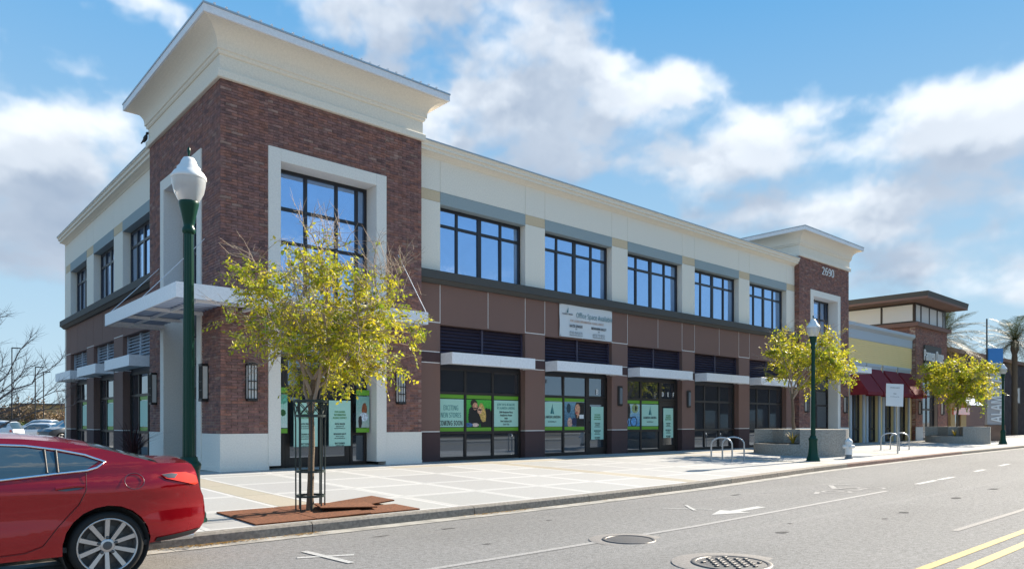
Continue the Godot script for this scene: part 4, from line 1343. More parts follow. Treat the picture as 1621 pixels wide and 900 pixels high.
# ---------------------------------------------------------------- shops further along and what stands behind
func build_neighbours() -> void:
	# yellow shop with red awnings
	var f := [Vector3(38.35, 0, 0), Vector3(1, 0, 0), Vector3(0, 0, 1)]
	var sh := thing("yellow_shop", "pale yellow clapboard shop with dark red awnings beside the brick tower", "building", Vector3(38.35, B, 0))
	var W := 11.2
	var b := MB.new()
	b.fbox(f, 0, W, 5.45, 7.0, -0.4, -0.03)
	var doors := [[1.0, 2.7], [3.5, 5.2], [6.2, 7.9], [8.8, 10.5]]
	var at := 0.0
	for d in doors:
		b.fbox(f, at, d[0], B - 0.2, 5.45, -0.4, -0.03); at = d[1]
	b.fbox(f, at, W, B - 0.2, 5.45, -0.4, -0.03)
	b.box(Vector3(38.4, B, -10), Vector3(38.6, 7.0, -0.4))
	b.box(Vector3(38.4, 6.9, -10), Vector3(49.5, 7.0, -0.4))
	b.box(Vector3(38.4, B, -10.2), Vector3(49.5, 7.0, -10))
	part(sh, "wall", b, M.siding)
	for k in 11:
		b = MB.new()
		var y := 5.50 + k * 0.135
		b.quad(f[0] + Vector3(0, y, 0.02), f[0] + Vector3(W, y, 0.02), f[0] + Vector3(W, y + 0.13, -0.01), f[0] + Vector3(0, y + 0.13, -0.01))
		b.quad(f[0] + Vector3(0, y, -0.03), f[0] + Vector3(W, y, -0.03), f[0] + Vector3(W, y, 0.02), f[0] + Vector3(0, y, 0.02))
		part(sh, "clapboard", b, M.siding)
	b = MB.new()
	b.sweep([Vector2(-0.2, 6.98), Vector2(0.03, 6.98), Vector2(0.05, 7.05), Vector2(0.05, 7.55), Vector2(0.2, 7.7), Vector2(0.25, 7.75), Vector2(0.25, 7.95), Vector2(-0.2, 7.95)], [Vector2(38.35, 0), Vector2(49.55, 0)])
	part(sh, "cornice", b, M.trim_blue)
	for d in doors:
		b = MB.new()
		b.fbox(f, d[0] - 0.28, d[0], B, 5.4, -0.03, 0.05)
		b.fbox(f, d[1], d[1] + 0.28, B, 5.4, -0.03, 0.05)
		b.fbox(f, d[0], d[1], 3.75, 5.4, -0.03, 0.04)
		b.fbox(f, d[0] - 0.32, d[1] + 0.32, 5.3, 5.5, -0.03, 0.09)
		part(sh, "door_surround", b, M.trim_blue)
		glazing(sh, "glazed_door", f, [d[0], (d[0] + d[1]) / 2, d[1]], [B + 0.02, 1.2, 3.75], -0.25, 0.12, M.frame, M.shop_glass)
		var aw := group_part(sh, "awning")
		b = MB.new()
		var P := func(s, y, o): return f[0] + Vector3(s, y, o)
		var a0: float = d[0] - 0.3; var a1: float = d[1] + 0.3
		b.quad(P.call(a0, 3.55, 1.15), P.call(a1, 3.55, 1.15), P.call(a1, 5.15, 0.06), P.call(a0, 5.15, 0.06))
		b.quad(P.call(a0, 3.35, 1.15), P.call(a1, 3.35, 1.15), P.call(a1, 3.55, 1.15), P.call(a0, 3.55, 1.15))
		b.tri(P.call(a0, 3.55, 0.06), P.call(a0, 3.55, 1.15), P.call(a0, 5.15, 0.06))
		b.tri(P.call(a1, 3.55, 1.15), P.call(a1, 3.55, 0.06), P.call(a1, 5.15, 0.06))
		b.quad(P.call(a0, 3.35, 0.06), P.call(a0, 3.35, 1.15), P.call(a0, 3.55, 1.15), P.call(a0, 3.55, 0.06))
		b.quad(P.call(a1, 3.35, 1.15), P.call(a1, 3.35, 0.06), P.call(a1, 3.55, 0.06), P.call(a1, 3.55, 1.15))
		part(aw, "cloth", b, M.awning_red)
	b = MB.new()
	b.box(Vector3(38.6, B, -3.2), Vector3(49.4, 6.8, -3.0))
	b.box(Vector3(38.6, B - 0.1, -3.0), Vector3(49.4, B + 0.01, -0.4))
	part(sh, "interior", b, M.interior)
	# brick shop with clerestory and flat overhanging roof
	var g := [Vector3(49.6, 0, 0.25), Vector3(1, 0, 0), Vector3(0, 0, 1)]
	var gs := [Vector3(49.6, 0, 0.25), Vector3(0, 0, -1), Vector3(-1, 0, 0)]
	var bs := thing("brick_shop", "brick corner shop with glass clerestory under a wide flat roof", "building", Vector3(49.6, B, 0.25))
	b = MB.new()
	b.fbox(g, 0, 1.4, B - 0.2, 8.6, -0.4, -0.02)
	b.fbox(g, 4.6, 6.6, B - 0.2, 8.6, -0.4, -0.02)
	b.fbox(g, 1.4, 4.6, 5.0, 8.6, -0.4, -0.02)
	b.fbox(gs, 0.4, 9.0, B - 0.2, 8.6, -0.4, -0.02)
	b.box(Vector3(55.8, B, -9), Vector3(56.18, 8.6, -0.15))
	b.box(Vector3(49.7, B, -9.2), Vector3(56.18, 8.6, -9))
	part(bs, "wall", b, M.mortar)
	var r := RandomNumberGenerator.new(); r.seed = 9
	var st := MB.new()
	lay_bricks(g, [[0, 1.4, 1.3, 8.6], [4.6, 6.6, 1.3, 8.6], [1.4, 4.6, 5.0, 8.6]], 0.0, st, r)
	lay_bricks(gs, [[0.031, 6.0, 7.9, 8.6], [0.031, 0.25, B, 7.9]], 0.0, st, r)
	part(bs, "brickwork", st, M.brick, "stuff")
	b = MB.new()
	b.fbox(g, 0, 1.4, B, 1.3, -0.42, 0.02)
	part(bs, "plinth", b, M.trim_blue)
	b = MB.new()
	b.fbox(g, 4.6, 6.6, B, 1.3, -0.42, 0.02)
	part(bs, "plinth", b, M.trim_blue)
	glazing(bs, "shopfront", g, [1.4, 3.0, 4.6], [B + 0.02, 2.6, 3.6, 5.0], -0.3, 0.14, M.frame, M.shop_glass)
	b = MB.new()
	b.box(Vector3(50.0, B, -4.2), Vector3(56, 8.5, -4.0))
	part(bs, "interior", b, M.interior)
	b = MB.new()
	b.sweep([Vector2(-0.3, 8.6), Vector2(0.25, 8.6), Vector2(0.25, 8.88), Vector2(-0.3, 8.9)], [Vector2(49.6, -9), Vector2(49.6, 0.25), Vector2(56.2, 0.25), Vector2(56.2, -9)], true)
	part(bs, "sill_band", b, M.stucco_brown)
	glazing(bs, "clerestory", g, [0.1, 1.3, 3.0, 4.7, 6.0, 6.5], [8.9, 10.35], -0.1, 0.13, M.frame, M.banner)
	glazing(bs, "clerestory", gs, [0.1, 2.4, 5.0, 9.0], [8.9, 10.35], -0.1, 0.13, M.frame, M.banner)
	b = MB.new()
	b.box(Vector3(48.2, 10.36, -10.5), Vector3(56.9, 10.5, 1.5))
	part(bs, "soffit", b, M.stucco_brown)
	b = MB.new()
	b.sweep([Vector2(-0.3, 10.5), Vector2(0.0, 10.5), Vector2(0.06, 10.85), Vector2(-0.3, 10.9)], [Vector2(48.2, -10.5), Vector2(48.2, 1.5), Vector2(56.9, 1.5), Vector2(56.9, -10.5)], true)
	part(bs, "fascia", b, M.belt)
	b = MB.new()
	b.box(Vector3(48.3, 10.8, -10.4), Vector3(56.8, 10.88, 1.4))
	part(bs, "roof", b, M.coping)
	var sg := thing("shop_sign", "white channel letter sign on dark panel on the clerestory brick shop", "sign", Vector3(52.0, 5.8, 0.3))
	b = MB.new(); b.fbox(g, 1.5, 5.0, 6.0, 7.35, 0.0, 0.12); part(sg, "panel", b, M.belt)
	b = MB.new(); b.fbox(g, 1.6, 4.9, 5.55, 6.0, 0.0, 0.16); part(sg, "plate", b, M.sign_white)
	text(sg, "Pannen Dune", 0.8, Vector3(52.85, 6.6, 0.25 + 0.16), Vector3.RIGHT, Vector3.BACK, M.sign_white, false, 0.62, 0.06)
	text(sg, "Organic Eatery + Cafe", 0.2, Vector3(52.85, 5.77, 0.25 + 0.165), Vector3.RIGHT, Vector3.BACK, M.ink_grey, false, 0.9, 0.01)
	sconce(g, 0.7, 2.2, 3.2, true, "caged wall lamp on the clerestory brick shop beside the yellow shop", "")
	sconce(g, 5.4, 2.2, 3.2, true, "caged wall lamp on the clerestory brick shop behind the far tree", "")
	# lower brown shops further on
	var lo := thing("brown_shop", "low brown shop with tan pier and striped awning past the brick shop", "building", Vector3(60.4, B, -1.0))
	b = MB.new()
	b.box(Vector3(60.4, B - 0.2, -9), Vector3(72, 5.2, -1.0))
	part(lo, "wall", b, M.stucco_brown)
	b = MB.new(); b.box(Vector3(60.6, B, -1.0), Vector3(61.6, 4.6, -0.8)); part(lo, "pier", b, M.far_tan)
	b = MB.new(); b.box(Vector3(63.2, B, -1.0), Vector3(64.6, 4.6, -0.8)); part(lo, "pier", b, M.far_tan)
	glazing(lo, "shopfront", [Vector3(0, 0, -1), Vector3(1, 0, 0), Vector3(0, 0, 1)], [61.8, 62.6, 63.2], [B + 0.02, 3.0], 0.06, 0.15, M.frame, M.car_glass)
	for k in 12:
		b = MB.new()
		b.quad(Vector3(61.0 + k * 0.35, 3.1, 0.3), Vector3(61.35 + k * 0.35, 3.1, 0.3), Vector3(61.35 + k * 0.35, 4.4, -0.95), Vector3(61.0 + k * 0.35, 4.4, -0.95))
		part(lo, "awning_stripe", b, M.sign_white if k % 2 else M.pylon_blue)
	b = MB.new(); b.box(Vector3(61.0, 2.3, -0.9), Vector3(65.2, 2.9, -0.7)); part(lo, "red_board", b, M.tail_red)
	# pylon sign
	var py := thing("pylon_sign", "tall grey pylon sign with blue top and sideways lettering ALAMEDA", "sign", Vector3(55.5, 0.27, 3.4))
	var pf := [Vector3(54.6, 0, 3.4), Vector3(0.78, 0, 0.62).normalized(), Vector3(-0.62, 0, 0.78).normalized()]
	b = MB.new(); b.fbox(pf, 0, 1.35, 0.25, 1.45, -0.3, 0.1, 0.02); part(py, "base", b, M.far_wall)
	b = MB.new(); b.fbox(pf, 0.0, 1.35, 1.45, 5.4, -0.25, 0.0, 0.02); part(py, "panel", b, M.pylon_grey)
	b = MB.new(); b.fbox(pf, 0.1, 1.25, 5.4, 7.1, -0.2, 0.0, 0.02); part(py, "blue_panel", b, M.pylon_blue)
	b = MB.new(); b.fbox(pf, 0.02, 0.10, 5.4, 9.3, -0.15, -0.07, 0.01); part(py, "mast", b, M.belt)
	text(py, "ALAMEDA", 0.8, pf[0] + pf[1] * 0.7 + Vector3(0, 3.35, 0) + pf[2] * 0.03, Vector3.UP, pf[2], M.sign_white, true, 0.66, 0.03, -pf[1])
	# dark building closing the view on the right
	var dk := thing("dark_building", "dark brown building far along the street behind the palms", "building", Vector3(92, 0.2, -14))
	b = MB.new()
	b.box(Vector3(72, -0.1, -22), Vector3(140, 8.6, -4.5))
	part(dk, "wall", b, M.far_dark)
	b = MB.new(); b.box(Vector3(71.8, 8.6, -22.2), Vector3(140.2, 9.0, -4.2)); part(dk, "coping", b, M.stucco_brown)
	for k in 9:
		glazing(dk, "window", [Vector3(0, 0, -4.5), Vector3(1, 0, 0), Vector3(0, 0, 1)], [75.0 + k * 7, 76.6 + k * 7], [3.9, 5.9], 0.06, 0.1, M.frame, M.sign_white)
	# low buildings across the street, mirrored in the shop windows
	for q in [[26.0, 50.0, 7.0, "brown low building across the street facing the shopfronts", "far_dark"], [74.0, 125.0, 8.0, "long dark building across the street further along", "far_dark"]]:
		var ob := thing("opposite_building", q[3], "building", Vector3(q[0], 0, 38))
		b = MB.new(); b.box(Vector3(q[0], -0.1, 38), Vector3(q[1], q[2], 50)); part(ob, "wall", b, M[q[4]])
		b = MB.new(); b.box(Vector3(q[0] - 0.3, q[2], 37.7), Vector3(q[1] + 0.3, q[2] + 0.4, 50.3)); part(ob, "coping", b, M.stucco_brown)
		for k in int((q[1] - q[0]) / 6.0):
			b = MB.new(); b.box(Vector3(q[0] + 1.5 + k * 6, 0.6, 37.9), Vector3(q[0] + 5 + k * 6, 3.4, 38.0)); part(ob, "window", b, M.car_glass)

# ---------------------------------------------------------------- parking lot side
func build_background() -> void:
	var b := MB.new()
	var r := RandomNumberGenerator.new(); r.seed = 31
	# low ridge on the horizon
	for k in 60:
		var a0 := deg_to_rad(-150 + k * 2.0); var a1 := deg_to_rad(-148 + k * 2.0)
		var h0 := 16.0 + 7 * sin(k * 0.7) + 5 * sin(k * 0.31); var h1 := 16.0 + 7 * sin((k + 1) * 0.7) + 5 * sin((k + 1) * 0.31)
		var p0 := Vector3(cos(a0), 0, sin(a0)) * 900; var p1 := Vector3(cos(a1), 0, sin(a1)) * 900
		b.quad(p0, p1, p1 * 1.1 + Vector3(0, h1, 0), p0 * 1.1 + Vector3(0, h0, 0))
	structure("hills", b, M.hill)
	# far low buildings
	var lows := [[12, -200, 9, 5, "far_wall", "low brick-coloured building beyond the parking lot hedge"], [22, -215, 12, 6.5, "far_tan", "long tan building far beyond the parking lot"], [4, -185, 7, 4, "far_pale", "pale flat-roofed building far behind the white cars"], [36, -230, 16, 7, "far_wall", "brown building farthest behind the lot lights"]]
	for q in lows:
		var o := thing("distant_building", q[5], "building", Vector3(q[0], 0.05, q[1]))
		b = MB.new(); b.box(Vector3(q[0], 0, q[1] - 12), Vector3(q[0] + q[2], q[3], q[1])); part(o, "wall", b, M[q[4]])
		b = MB.new(); b.box(Vector3(q[0] - 0.3, q[3], q[1] - 12.3), Vector3(q[0] + q[2] + 0.3, q[3] + 0.4, q[1] + 0.3)); part(o, "roof_edge", b, M.belt)
		for k in 4:
			b = MB.new(); b.box(Vector3(q[0] + 1.5 + k * q[2] / 4.4, 1.2, q[1]), Vector3(q[0] + 3.3 + k * q[2] / 4.4, 3.0, q[1] + 0.06)); part(o, "window", b, M.car_glass)
	# lot lights
	for q in [[6.1, -89.5, 11.0, "tall parking lot light pole behind the bare tree"], [8.3, -87.6, 8.6, "parking lot light pole with one long arm"], [12.6, -110.5, 9.4, "thin parking lot light pole above the tan shrub"]]:
		var o := thing("lot_light", q[3], "light pole", Vector3(q[0], 0.05, q[1]))
		b = MB.new(); b.tube([Vector3(q[0], 0.05, q[1]), Vector3(q[0], q[2], q[1])], [0.09, 0.06], 8); part(o, "pole", b, M.black_metal)
		b = MB.new(); b.box(Vector3(q[0], q[2] - 0.06, q[1] - 0.15), Vector3(q[0] + 0.9, q[2] + 0.06, q[1] + 0.15)); part(o, "head", b, M.black_metal)

# ---------------------------------------------------------------- street furniture
func street_lamp(at: Vector3, label: String) -> void:
	var L := thing("street_lamp", label, "street lamp", at, "green acorn street lamps")
	var b := MB.new()
	b.lathe(at, [Vector2(0.25, 0.0), Vector2(0.25, 0.04), Vector2(0.235, 0.06), Vector2(0.235, 0.12), Vector2(0.20, 0.18), Vector2(0.17, 0.32), Vector2(0.155, 0.55), Vector2(0.15, 0.76), Vector2(0.165, 0.78), Vector2(0.17, 0.84), Vector2(0.15, 0.87), Vector2(0.125, 0.90), Vector2(0.115, 0.95)], 20)
	part(L, "base", b, M.green_paint)
	b = MB.new()
	b.lathe(at, [Vector2(0.084, 0.93), Vector2(0.075, 2.6), Vector2(0.064, 4.28)], 24, Vector3.UP, false, 0.10)
	part(L, "shaft", b, M.green_paint)
	b = MB.new()
	b.lathe(at, [Vector2(0.070, 4.20), Vector2(0.092, 4.22), Vector2(0.092, 4.27), Vector2(0.073, 4.30), Vector2(0.075, 4.34), Vector2(0.088, 4.40), Vector2(0.12, 4.55), Vector2(0.138, 4.62), Vector2(0.14, 4.66), Vector2(0.128, 4.67)], 20)
	part(L, "collar", b, M.green_paint)
	b = MB.new()
	b.lathe(at, [Vector2(0.125, 4.66), Vector2(0.15, 4.69), Vector2(0.205, 4.80), Vector2(0.23, 4.92), Vector2(0.235, 4.99)], 24)
	part(L, "globe", b, M.globe_glass)
	b = MB.new()
	b.lathe(at, [Vector2(0.237, 4.99), Vector2(0.245, 5.0), Vector2(0.24, 5.03), Vector2(0.205, 5.09), Vector2(0.165, 5.12), Vector2(0.16, 5.16), Vector2(0.12, 5.20), Vector2(0.105, 5.25), Vector2(0.075, 5.30), Vector2(0.02, 5.32), Vector2(0.001, 5.33)], 24)
	part(L, "cap", b, M.hydrant)
	b = MB.new()
	b.lathe(at, [Vector2(0.012, 5.32), Vector2(0.014, 5.36), Vector2(0.025, 5.40), Vector2(0.02, 5.45), Vector2(0.002, 5.47)], 10)
	part(L, "finial", b, M.green_paint)

func bike_hoop(a: Vector2, c: Vector2, label: String) -> void:
	var ya := walk_y(a.x, a.y); var yc := walk_y(c.x, c.y)
	var o := thing("bike_rack", label, "bike rack", Vector3((a.x + c.x) / 2, (ya + yc) / 2, (a.y + c.y) / 2), "bent steel bike hoops")
	var pts := [Vector3(a.x, ya, a.y)]
	var ra := []
	for k in 13:
		var t := PI * k / 12
		var m := (a + c) / 2 - (c - a) / 2 * cos(t)
		pts.append(Vector3(m.x, 0.2 + 0.62 + 0.26 * sin(t), m.y))
	pts.append(Vector3(c.x, yc, c.y))
	for p in pts: ra.append(0.03)
	var b := MB.new(); b.tube(pts, ra, 10)
	part(o, "hoop", b, M.galvanised)
	for e in [Vector3(a.x, ya, a.y), Vector3(c.x, yc, c.y)]:
		b = MB.new(); b.lathe(e, [Vector2(0.07, 0), Vector2(0.07, 0.012), Vector2(0.03, 0.014)], 12)
		part(o, "foot_plate", b, M.galvanised)

func planter(c: Vector2, r: float, label: String) -> void:
	var y := walk_y(c.x, c.y) - 0.05
	var o := thing("concrete_planter", label, "planter", Vector3(c.x, y, c.y))
	var lowp := PackedVector2Array(); var tall := PackedVector2Array(); var soil := PackedVector2Array()
	for k in 48:
		var a := TAU * k / 48
		lowp.append(c + Vector2(cos(a), sin(a)) * r)
	for k in 32:
		var a := deg_to_rad(252 + k * (262.0 / 31))
		tall.append(c + Vector2(cos(a), sin(a)) * (r + 0.004))
	tall.append(c + Vector2(cos(deg_to_rad(154)), sin(deg_to_rad(154))) * r * 0.35)
	tall.append(c + Vector2(cos(deg_to_rad(203)), sin(deg_to_rad(203))) * r * 0.45)
	tall.append(c + Vector2(cos(deg_to_rad(252)), sin(deg_to_rad(252))) * r * 0.6)
	var b := MB.new(); b.prism(lowp, y - 0.1, y + 0.53)
	part(o, "low_wall", b, M.planter)
	b = MB.new(); b.prism(tall, y + 0.02, y + 1.15)
	part(o, "high_wall", b, M.planter)
	b = MB.new()
	for k in 12:
		var a := deg_to_rad(156 + k * 8.0); var a2 := deg_to_rad(164 + k * 8.0)
		b.quadn(Vector3(c.x, y + 0.56, c.y), Vector3(c.x + cos(a) * r * 0.9, y + 0.545, c.y + sin(a) * r * 0.9), Vector3(c.x + cos(a2) * r * 0.9, y + 0.545, c.y + sin(a2) * r * 0.9), Vector3(c.x, y + 0.56, c.y), Vector3.UP)
	part(o, "soil", b, M.soil)

func strap_plant(at: Vector3, label: String, col: Color, num: int, len_: float, sd: int, called := "flax_plant") -> void:
	var o := thing(called, label, "plant", at)
	var r := RandomNumberGenerator.new(); r.seed = sd
	var b := MB.new()
	for k in num:
		var a := r.randf() * TAU
		var d := Vector3(cos(a), 0, sin(a))
		var w := Vector3(-sin(a), 0, cos(a)) * 0.022
		var L := len_ * r.randf_range(0.6, 1.0)
		var bend := r.randf_range(0.25, 1.0)
		var prev := at + d * 0.05
		b.col = col * r.randf_range(0.6, 1.4)
		for j in 5:
			var t := (j + 1) / 5.0
			var p := at + d * (0.05 + L * bend * t * t * 0.8) + Vector3(0, L * (t - 0.45 * bend * t * t), 0)
			var w0 := w * (1.0 - (t - 0.2) * 0.9); var w1 := w * (1.0 - t * 0.9)
			b.quad(prev - w0, prev + w0, p + w1, p - w1)
			prev = p
	part(o, "leaves", b, M.palm_leaf)

func build_street_things() -> void:
	street_lamp(Vector3(-3.40, walk_y(-3.40, 8.6), 8.6), "green fluted street lamp behind the red car's tail")
	street_lamp(Vector3(19.48, walk_y(19.5, 7.0), 7.0), "green fluted street lamp in front of the nearer round planter")
	street_lamp(Vector3(49.3, walk_y(49.3, 5.7), 5.7), "green fluted street lamp beside the tall pylon sign")
	street_lamp(Vector3(72.0, walk_y(72, 4.6), 4.6), "green fluted street lamp past the pylon sign near the palms")
	bike_hoop(Vector2(15.7, 5.05), Vector2(16.05, 5.68), "bent steel bike hoop nearer the tree guard of the pair outside dark shopfronts")
	bike_hoop(Vector2(16.75, 4.85), Vector2(17.25, 5.45), "bent steel bike hoop nearer the planter of the pair outside dark shopfronts")
	bike_hoop(Vector2(31.5, 4.8), Vector2(32.0, 5.5), "bent steel bike hoop beside the white signpost")
	bike_hoop(Vector2(33.0, 4.7), Vector2(33.6, 5.4), "bent steel bike hoop outside the red awnings")
	planter(Vector2(23.8, 4.35), 1.95, "round stepped concrete planter behind the street lamp and hydrant")
	planter(Vector2(48.3, 3.3), 1.9, "round stepped concrete planter in front of the clerestory brick shop")
	for q in [[Vector3(23.0, 1.0, 4.95), "fallen yellow leaf spray lying in the nearer planter's low bed", 1], [Vector3(47.3, 1.0, 3.9), "fallen yellow leaf spray in the far planter's low bed", 2]]:
		var y := walk_y(q[0].x, q[0].z) + 0.5
		strap_plant(Vector3(q[0].x - 0.35, y, q[0].z - 0.35), q[1], Color(0.42, 0.30, 0.03), 26, 0.75, q[2], "yellow_shrub")
	# hydrant
	var h := Vector3(22.44, walk_y(22.4, 7.05), 7.05)
	var hy := thing("fire_hydrant", "white fire hydrant by the kerb beyond the street lamp", "hydrant", h)
	var b := MB.new()
	b.lathe(h, [Vector2(0.15, 0), Vector2(0.15, 0.04), Vector2(0.12, 0.05), Vector2(0.12, 0.16)], 16)
	part(hy, "foot", b, M.ink_grey)
	b = MB.new()
	b.lathe(h, [Vector2(0.14, 0.16), Vector2(0.145, 0.20), Vector2(0.135, 0.24), Vector2(0.135, 0.62), Vector2(0.15, 0.64), Vector2(0.15, 0.68), Vector2(0.13, 0.73), Vector2(0.07, 0.79), Vector2(0.03, 0.80), Vector2(0.03, 0.84), Vector2(0.001, 0.84)], 16)
	part(hy, "barrel", b, M.hydrant)
	for d in [Vector3(0.75, 0, 0.66), Vector3(-0.6, 0, 0.8), Vector3(-0.75, 0, -0.66)]:
		b = MB.new(); b.lathe(h + Vector3(0, 0.48, 0), [Vector2(0.07, 0.1), Vector2(0.07, 0.2), Vector2(0.055, 0.23), Vector2(0.001, 0.235)], 12, d.normalized())
		part(hy, "outlet", b, M.hydrant)
	# signpost
	var sp := Vector3(28.75, walk_y(28.75, 6.6), 6.6)
	var sn := thing("sign_post", "slightly tilted white notice board on a thin steel post by the kerb", "sign", sp)
	b = MB.new(); b.tube([sp, sp + Vector3(0, 3.1, 0)], [0.035, 0.035], 8); part(sn, "post", b, M.galvanised)
	var along := Vector3(0.80, -0.045, 0.60).normalized()
	var nrm := Vector3(-0.6, 0, 0.8)
	var cc := sp + Vector3(-0.18, 2.72, -0.1) + nrm * 0.06
	b = MB.new(); b.obox(cc, along * 0.42, Vector3(0.03, 0.52, 0), nrm * 0.012); part(sn, "board", b, M.sign_white)
	for l in [["LEASING CENTER", 0.045, 0.34], ["2690", 0.05, 0.06], ["NO PARKING ANY TIME", 0.03, -0.08], ["ALAMEDA", 0.04, -0.38]]:
		text(sn, l[0], l[1], cc + Vector3(0, l[2], 0) + nrm * 0.016, along, nrm, M.ink_grey, false, 1.0, 0.003)
	# rusty tree grate, one plate lifted
	var gr := thing("tree_grate", "rusty steel tree grate plates set in the pavement round the guarded tree", "tree grate", Vector3(-1.4, 0.16, 8.7))
	for i in 3:
		for j in 2:
			var x0 := -2.78 + i * 0.94; var z0 := 7.93 + j * 0.79
			b = MB.new()
			var lift := 0.07 if i == 2 and j == 0 else (0.012 if i == 1 else 0.0)
			var P := func(xx: float, zz: float) -> Vector3: return Vector3(xx, walk_y(xx, zz) + 0.012 + lift * clampf((xx - x0) / 0.94, 0, 1), zz)
			var a: Vector3 = P.call(x0 + 0.006, z0 + 0.006); var c: Vector3 = P.call(x0 + 0.934, z0 + 0.784)
			var hx: Vector3 = (P.call(x0 + 0.934, z0) - P.call(x0 + 0.006, z0)) / 2
			var hz: Vector3 = (P.call(x0, z0 + 0.784) - P.call(x0, z0 + 0.006)) / 2
			b.cbox((a + c) / 2, hx, Vector3(0, 0.012, 0), hz, 0.003)
			part(gr, "plate", b, M.rust)
	b = MB.new()
	var lp := Vector3(-0.95, walk_y(-0.9, 8.8) + 0.075, 8.75)
	b.cbox(lp, Vector3(0.46, -0.018, 0.10), Vector3(0, 0.010, 0), Vector3(-0.10, 0.0, 0.33), 0.003)
	part(gr, "loose_plate", b, M.rust)
	# tree guard
	var tb := Vector3(-1.5, walk_y(-1.5, 8.6) + 0.02, 8.6)
	var tg := thing("tree_guard", "dark iron tree guard with crossed top band round the thin trunk", "tree guard", tb)
	var ring := func(y: float, rad: float, th: float, hh: float) -> MB:
		var q := MB.new()
		for k in 24:
			var a := TAU * k / 24; var a2 := TAU * (k + 1) / 24
			for e in [[rad, rad, 1.0], [rad - th, rad - th, -1.0]]:
				var p0 := tb + Vector3(cos(a) * e[0], y, sin(a) * e[0]); var p1 := tb + Vector3(cos(a2) * e[0], y, sin(a2) * e[0])
				q.quadn(p0, p1, p1 + Vector3(0, hh, 0), p0 + Vector3(0, hh, 0), Vector3(cos(a), 0, sin(a)) * e[2])
			for yy in [[y, -1.0], [y + hh, 1.0]]:
				var o0 := tb + Vector3(cos(a) * rad, yy[0], sin(a) * rad); var o1 := tb + Vector3(cos(a2) * rad, yy[0], sin(a2) * rad)
				var i0 := tb + Vector3(cos(a) * (rad - th), yy[0], sin(a) * (rad - th)); var i1 := tb + Vector3(cos(a2) * (rad - th), yy[0], sin(a2) * (rad - th))
				q.quadn(o0, o1, i1, i0, Vector3(0, yy[1], 0))
		return q
	for q in [[0.22, 0.235, 0.022, 0.035], [0.62, 0.235, 0.022, 0.035], [1.52, 0.25, 0.022, 0.04], [1.76, 0.275, 0.03, 0.04]]:
		part(tg, "ring", ring.call(q[0], q[1], q[2], q[3]), M.cage_green)
	for k in 8:
		var a := TAU * (k + 0.5) / 8
		var d := Vector3(cos(a), 0, sin(a))
		b = MB.new()
		b.tube([tb + d * 0.228, tb + d * 0.232 + Vector3(0, 1.45, 0), tb + d * 0.262 + Vector3(0, 1.78, 0)], [0.013, 0.013, 0.013], 6)
		part(tg, "bar", b, M.cage_green)
		var a2 := TAU * (k + 1.5) / 8
		var d2 := Vector3(cos(a2), 0, sin(a2))
		b = MB.new()
		b.tube([tb + d * 0.24 + Vector3(0, 1.55, 0), tb + d2 * 0.255 + Vector3(0, 1.76, 0)], [0.008, 0.008], 5)
		b.tube([tb + d2 * 0.24 + Vector3(0, 1.55, 0), tb + d * 0.255 + Vector3(0, 1.76, 0)], [0.008, 0.008], 5)
		part(tg, "cross", b, M.cage_green)
	# flax plants and pot
	strap_plant(Vector3(-0.95, B, -4.4), "dark red flax plant against the tower's side plinth", Color(0.07, 0.02, 0.022), 70, 1.9, 11)
	strap_plant(Vector3(-2.2, 0.06, -20.6), "dark red flax plant at the parking lot edge behind the car roof", Color(0.06, 0.022, 0.022), 46, 1.4, 12)
	strap_plant(Vector3(51.8, walk_y(52, 4.3), 3.9), "green leafy plant in front of the pylon sign's base", Color(0.05, 0.12, 0.03), 60, 0.8, 13, "leafy_plant")
	# small bird on the tower ledge
	var bp := Vector3(-0.14, 10.93, -6.3)
	var bird := thing("perched_bird", "small dark bird perched on the tower cornice's rear lip", "bird", bp)
	b = MB.new()
	b.lathe(bp + Vector3(0, 0.0, 0), [Vector2(0.01, -0.04), Vector2(0.05, 0.03), Vector2(0.07, 0.10), Vector2(0.055, 0.18), Vector2(0.03, 0.23), Vector2(0.045, 0.27), Vector2(0.03, 0.32), Vector2(0.002, 0.33)], 12, Vector3(0.25, 1, 0.35).normalized())
	b.tube([bp + Vector3(0.07, 0.29, 0.1), bp + Vector3(0.10, 0.29, 0.16)], [0.015, 0.002], 5)
	b.tube([bp + Vector3(0, 0.06, 0), bp + Vector3(-0.06, -0.05, -0.14)], [0.04, 0.02], 5)
	part(bird, "body", b, M.black_metal)

# ---------------------------------------------------------------- trees
func bez(a: Vector3, m: Vector3, c: Vector3, t: float) -> Vector3:
	return a.lerp(m, t).lerp(m.lerp(c, t), t)

func limb(mb: MB, a: Vector3, c: Vector3, r0: float, r1: float, r: RandomNumberGenerator, lift: float, seg := 6, sides := 6) -> Array:
	var m := (a + c) / 2 + Vector3(r.randfn(0, 0.12), lift, r.randfn(0, 0.12)) * (c - a).length() * 0.5
	var pts := []; var ra := []
	for k in seg + 1:
		var t := float(k) / seg
		pts.append(bez(a, m, c, t) + (Vector3(r.randfn(0, 1), r.randfn(0, 1), r.randfn(0, 1)) * 0.015 * (c - a).length() if k > 0 and k < seg else Vector3.ZERO))
		ra.append(lerpf(r0, r1, pow(t, 0.8)))
	mb.tube(pts, ra, sides, false)
	return pts

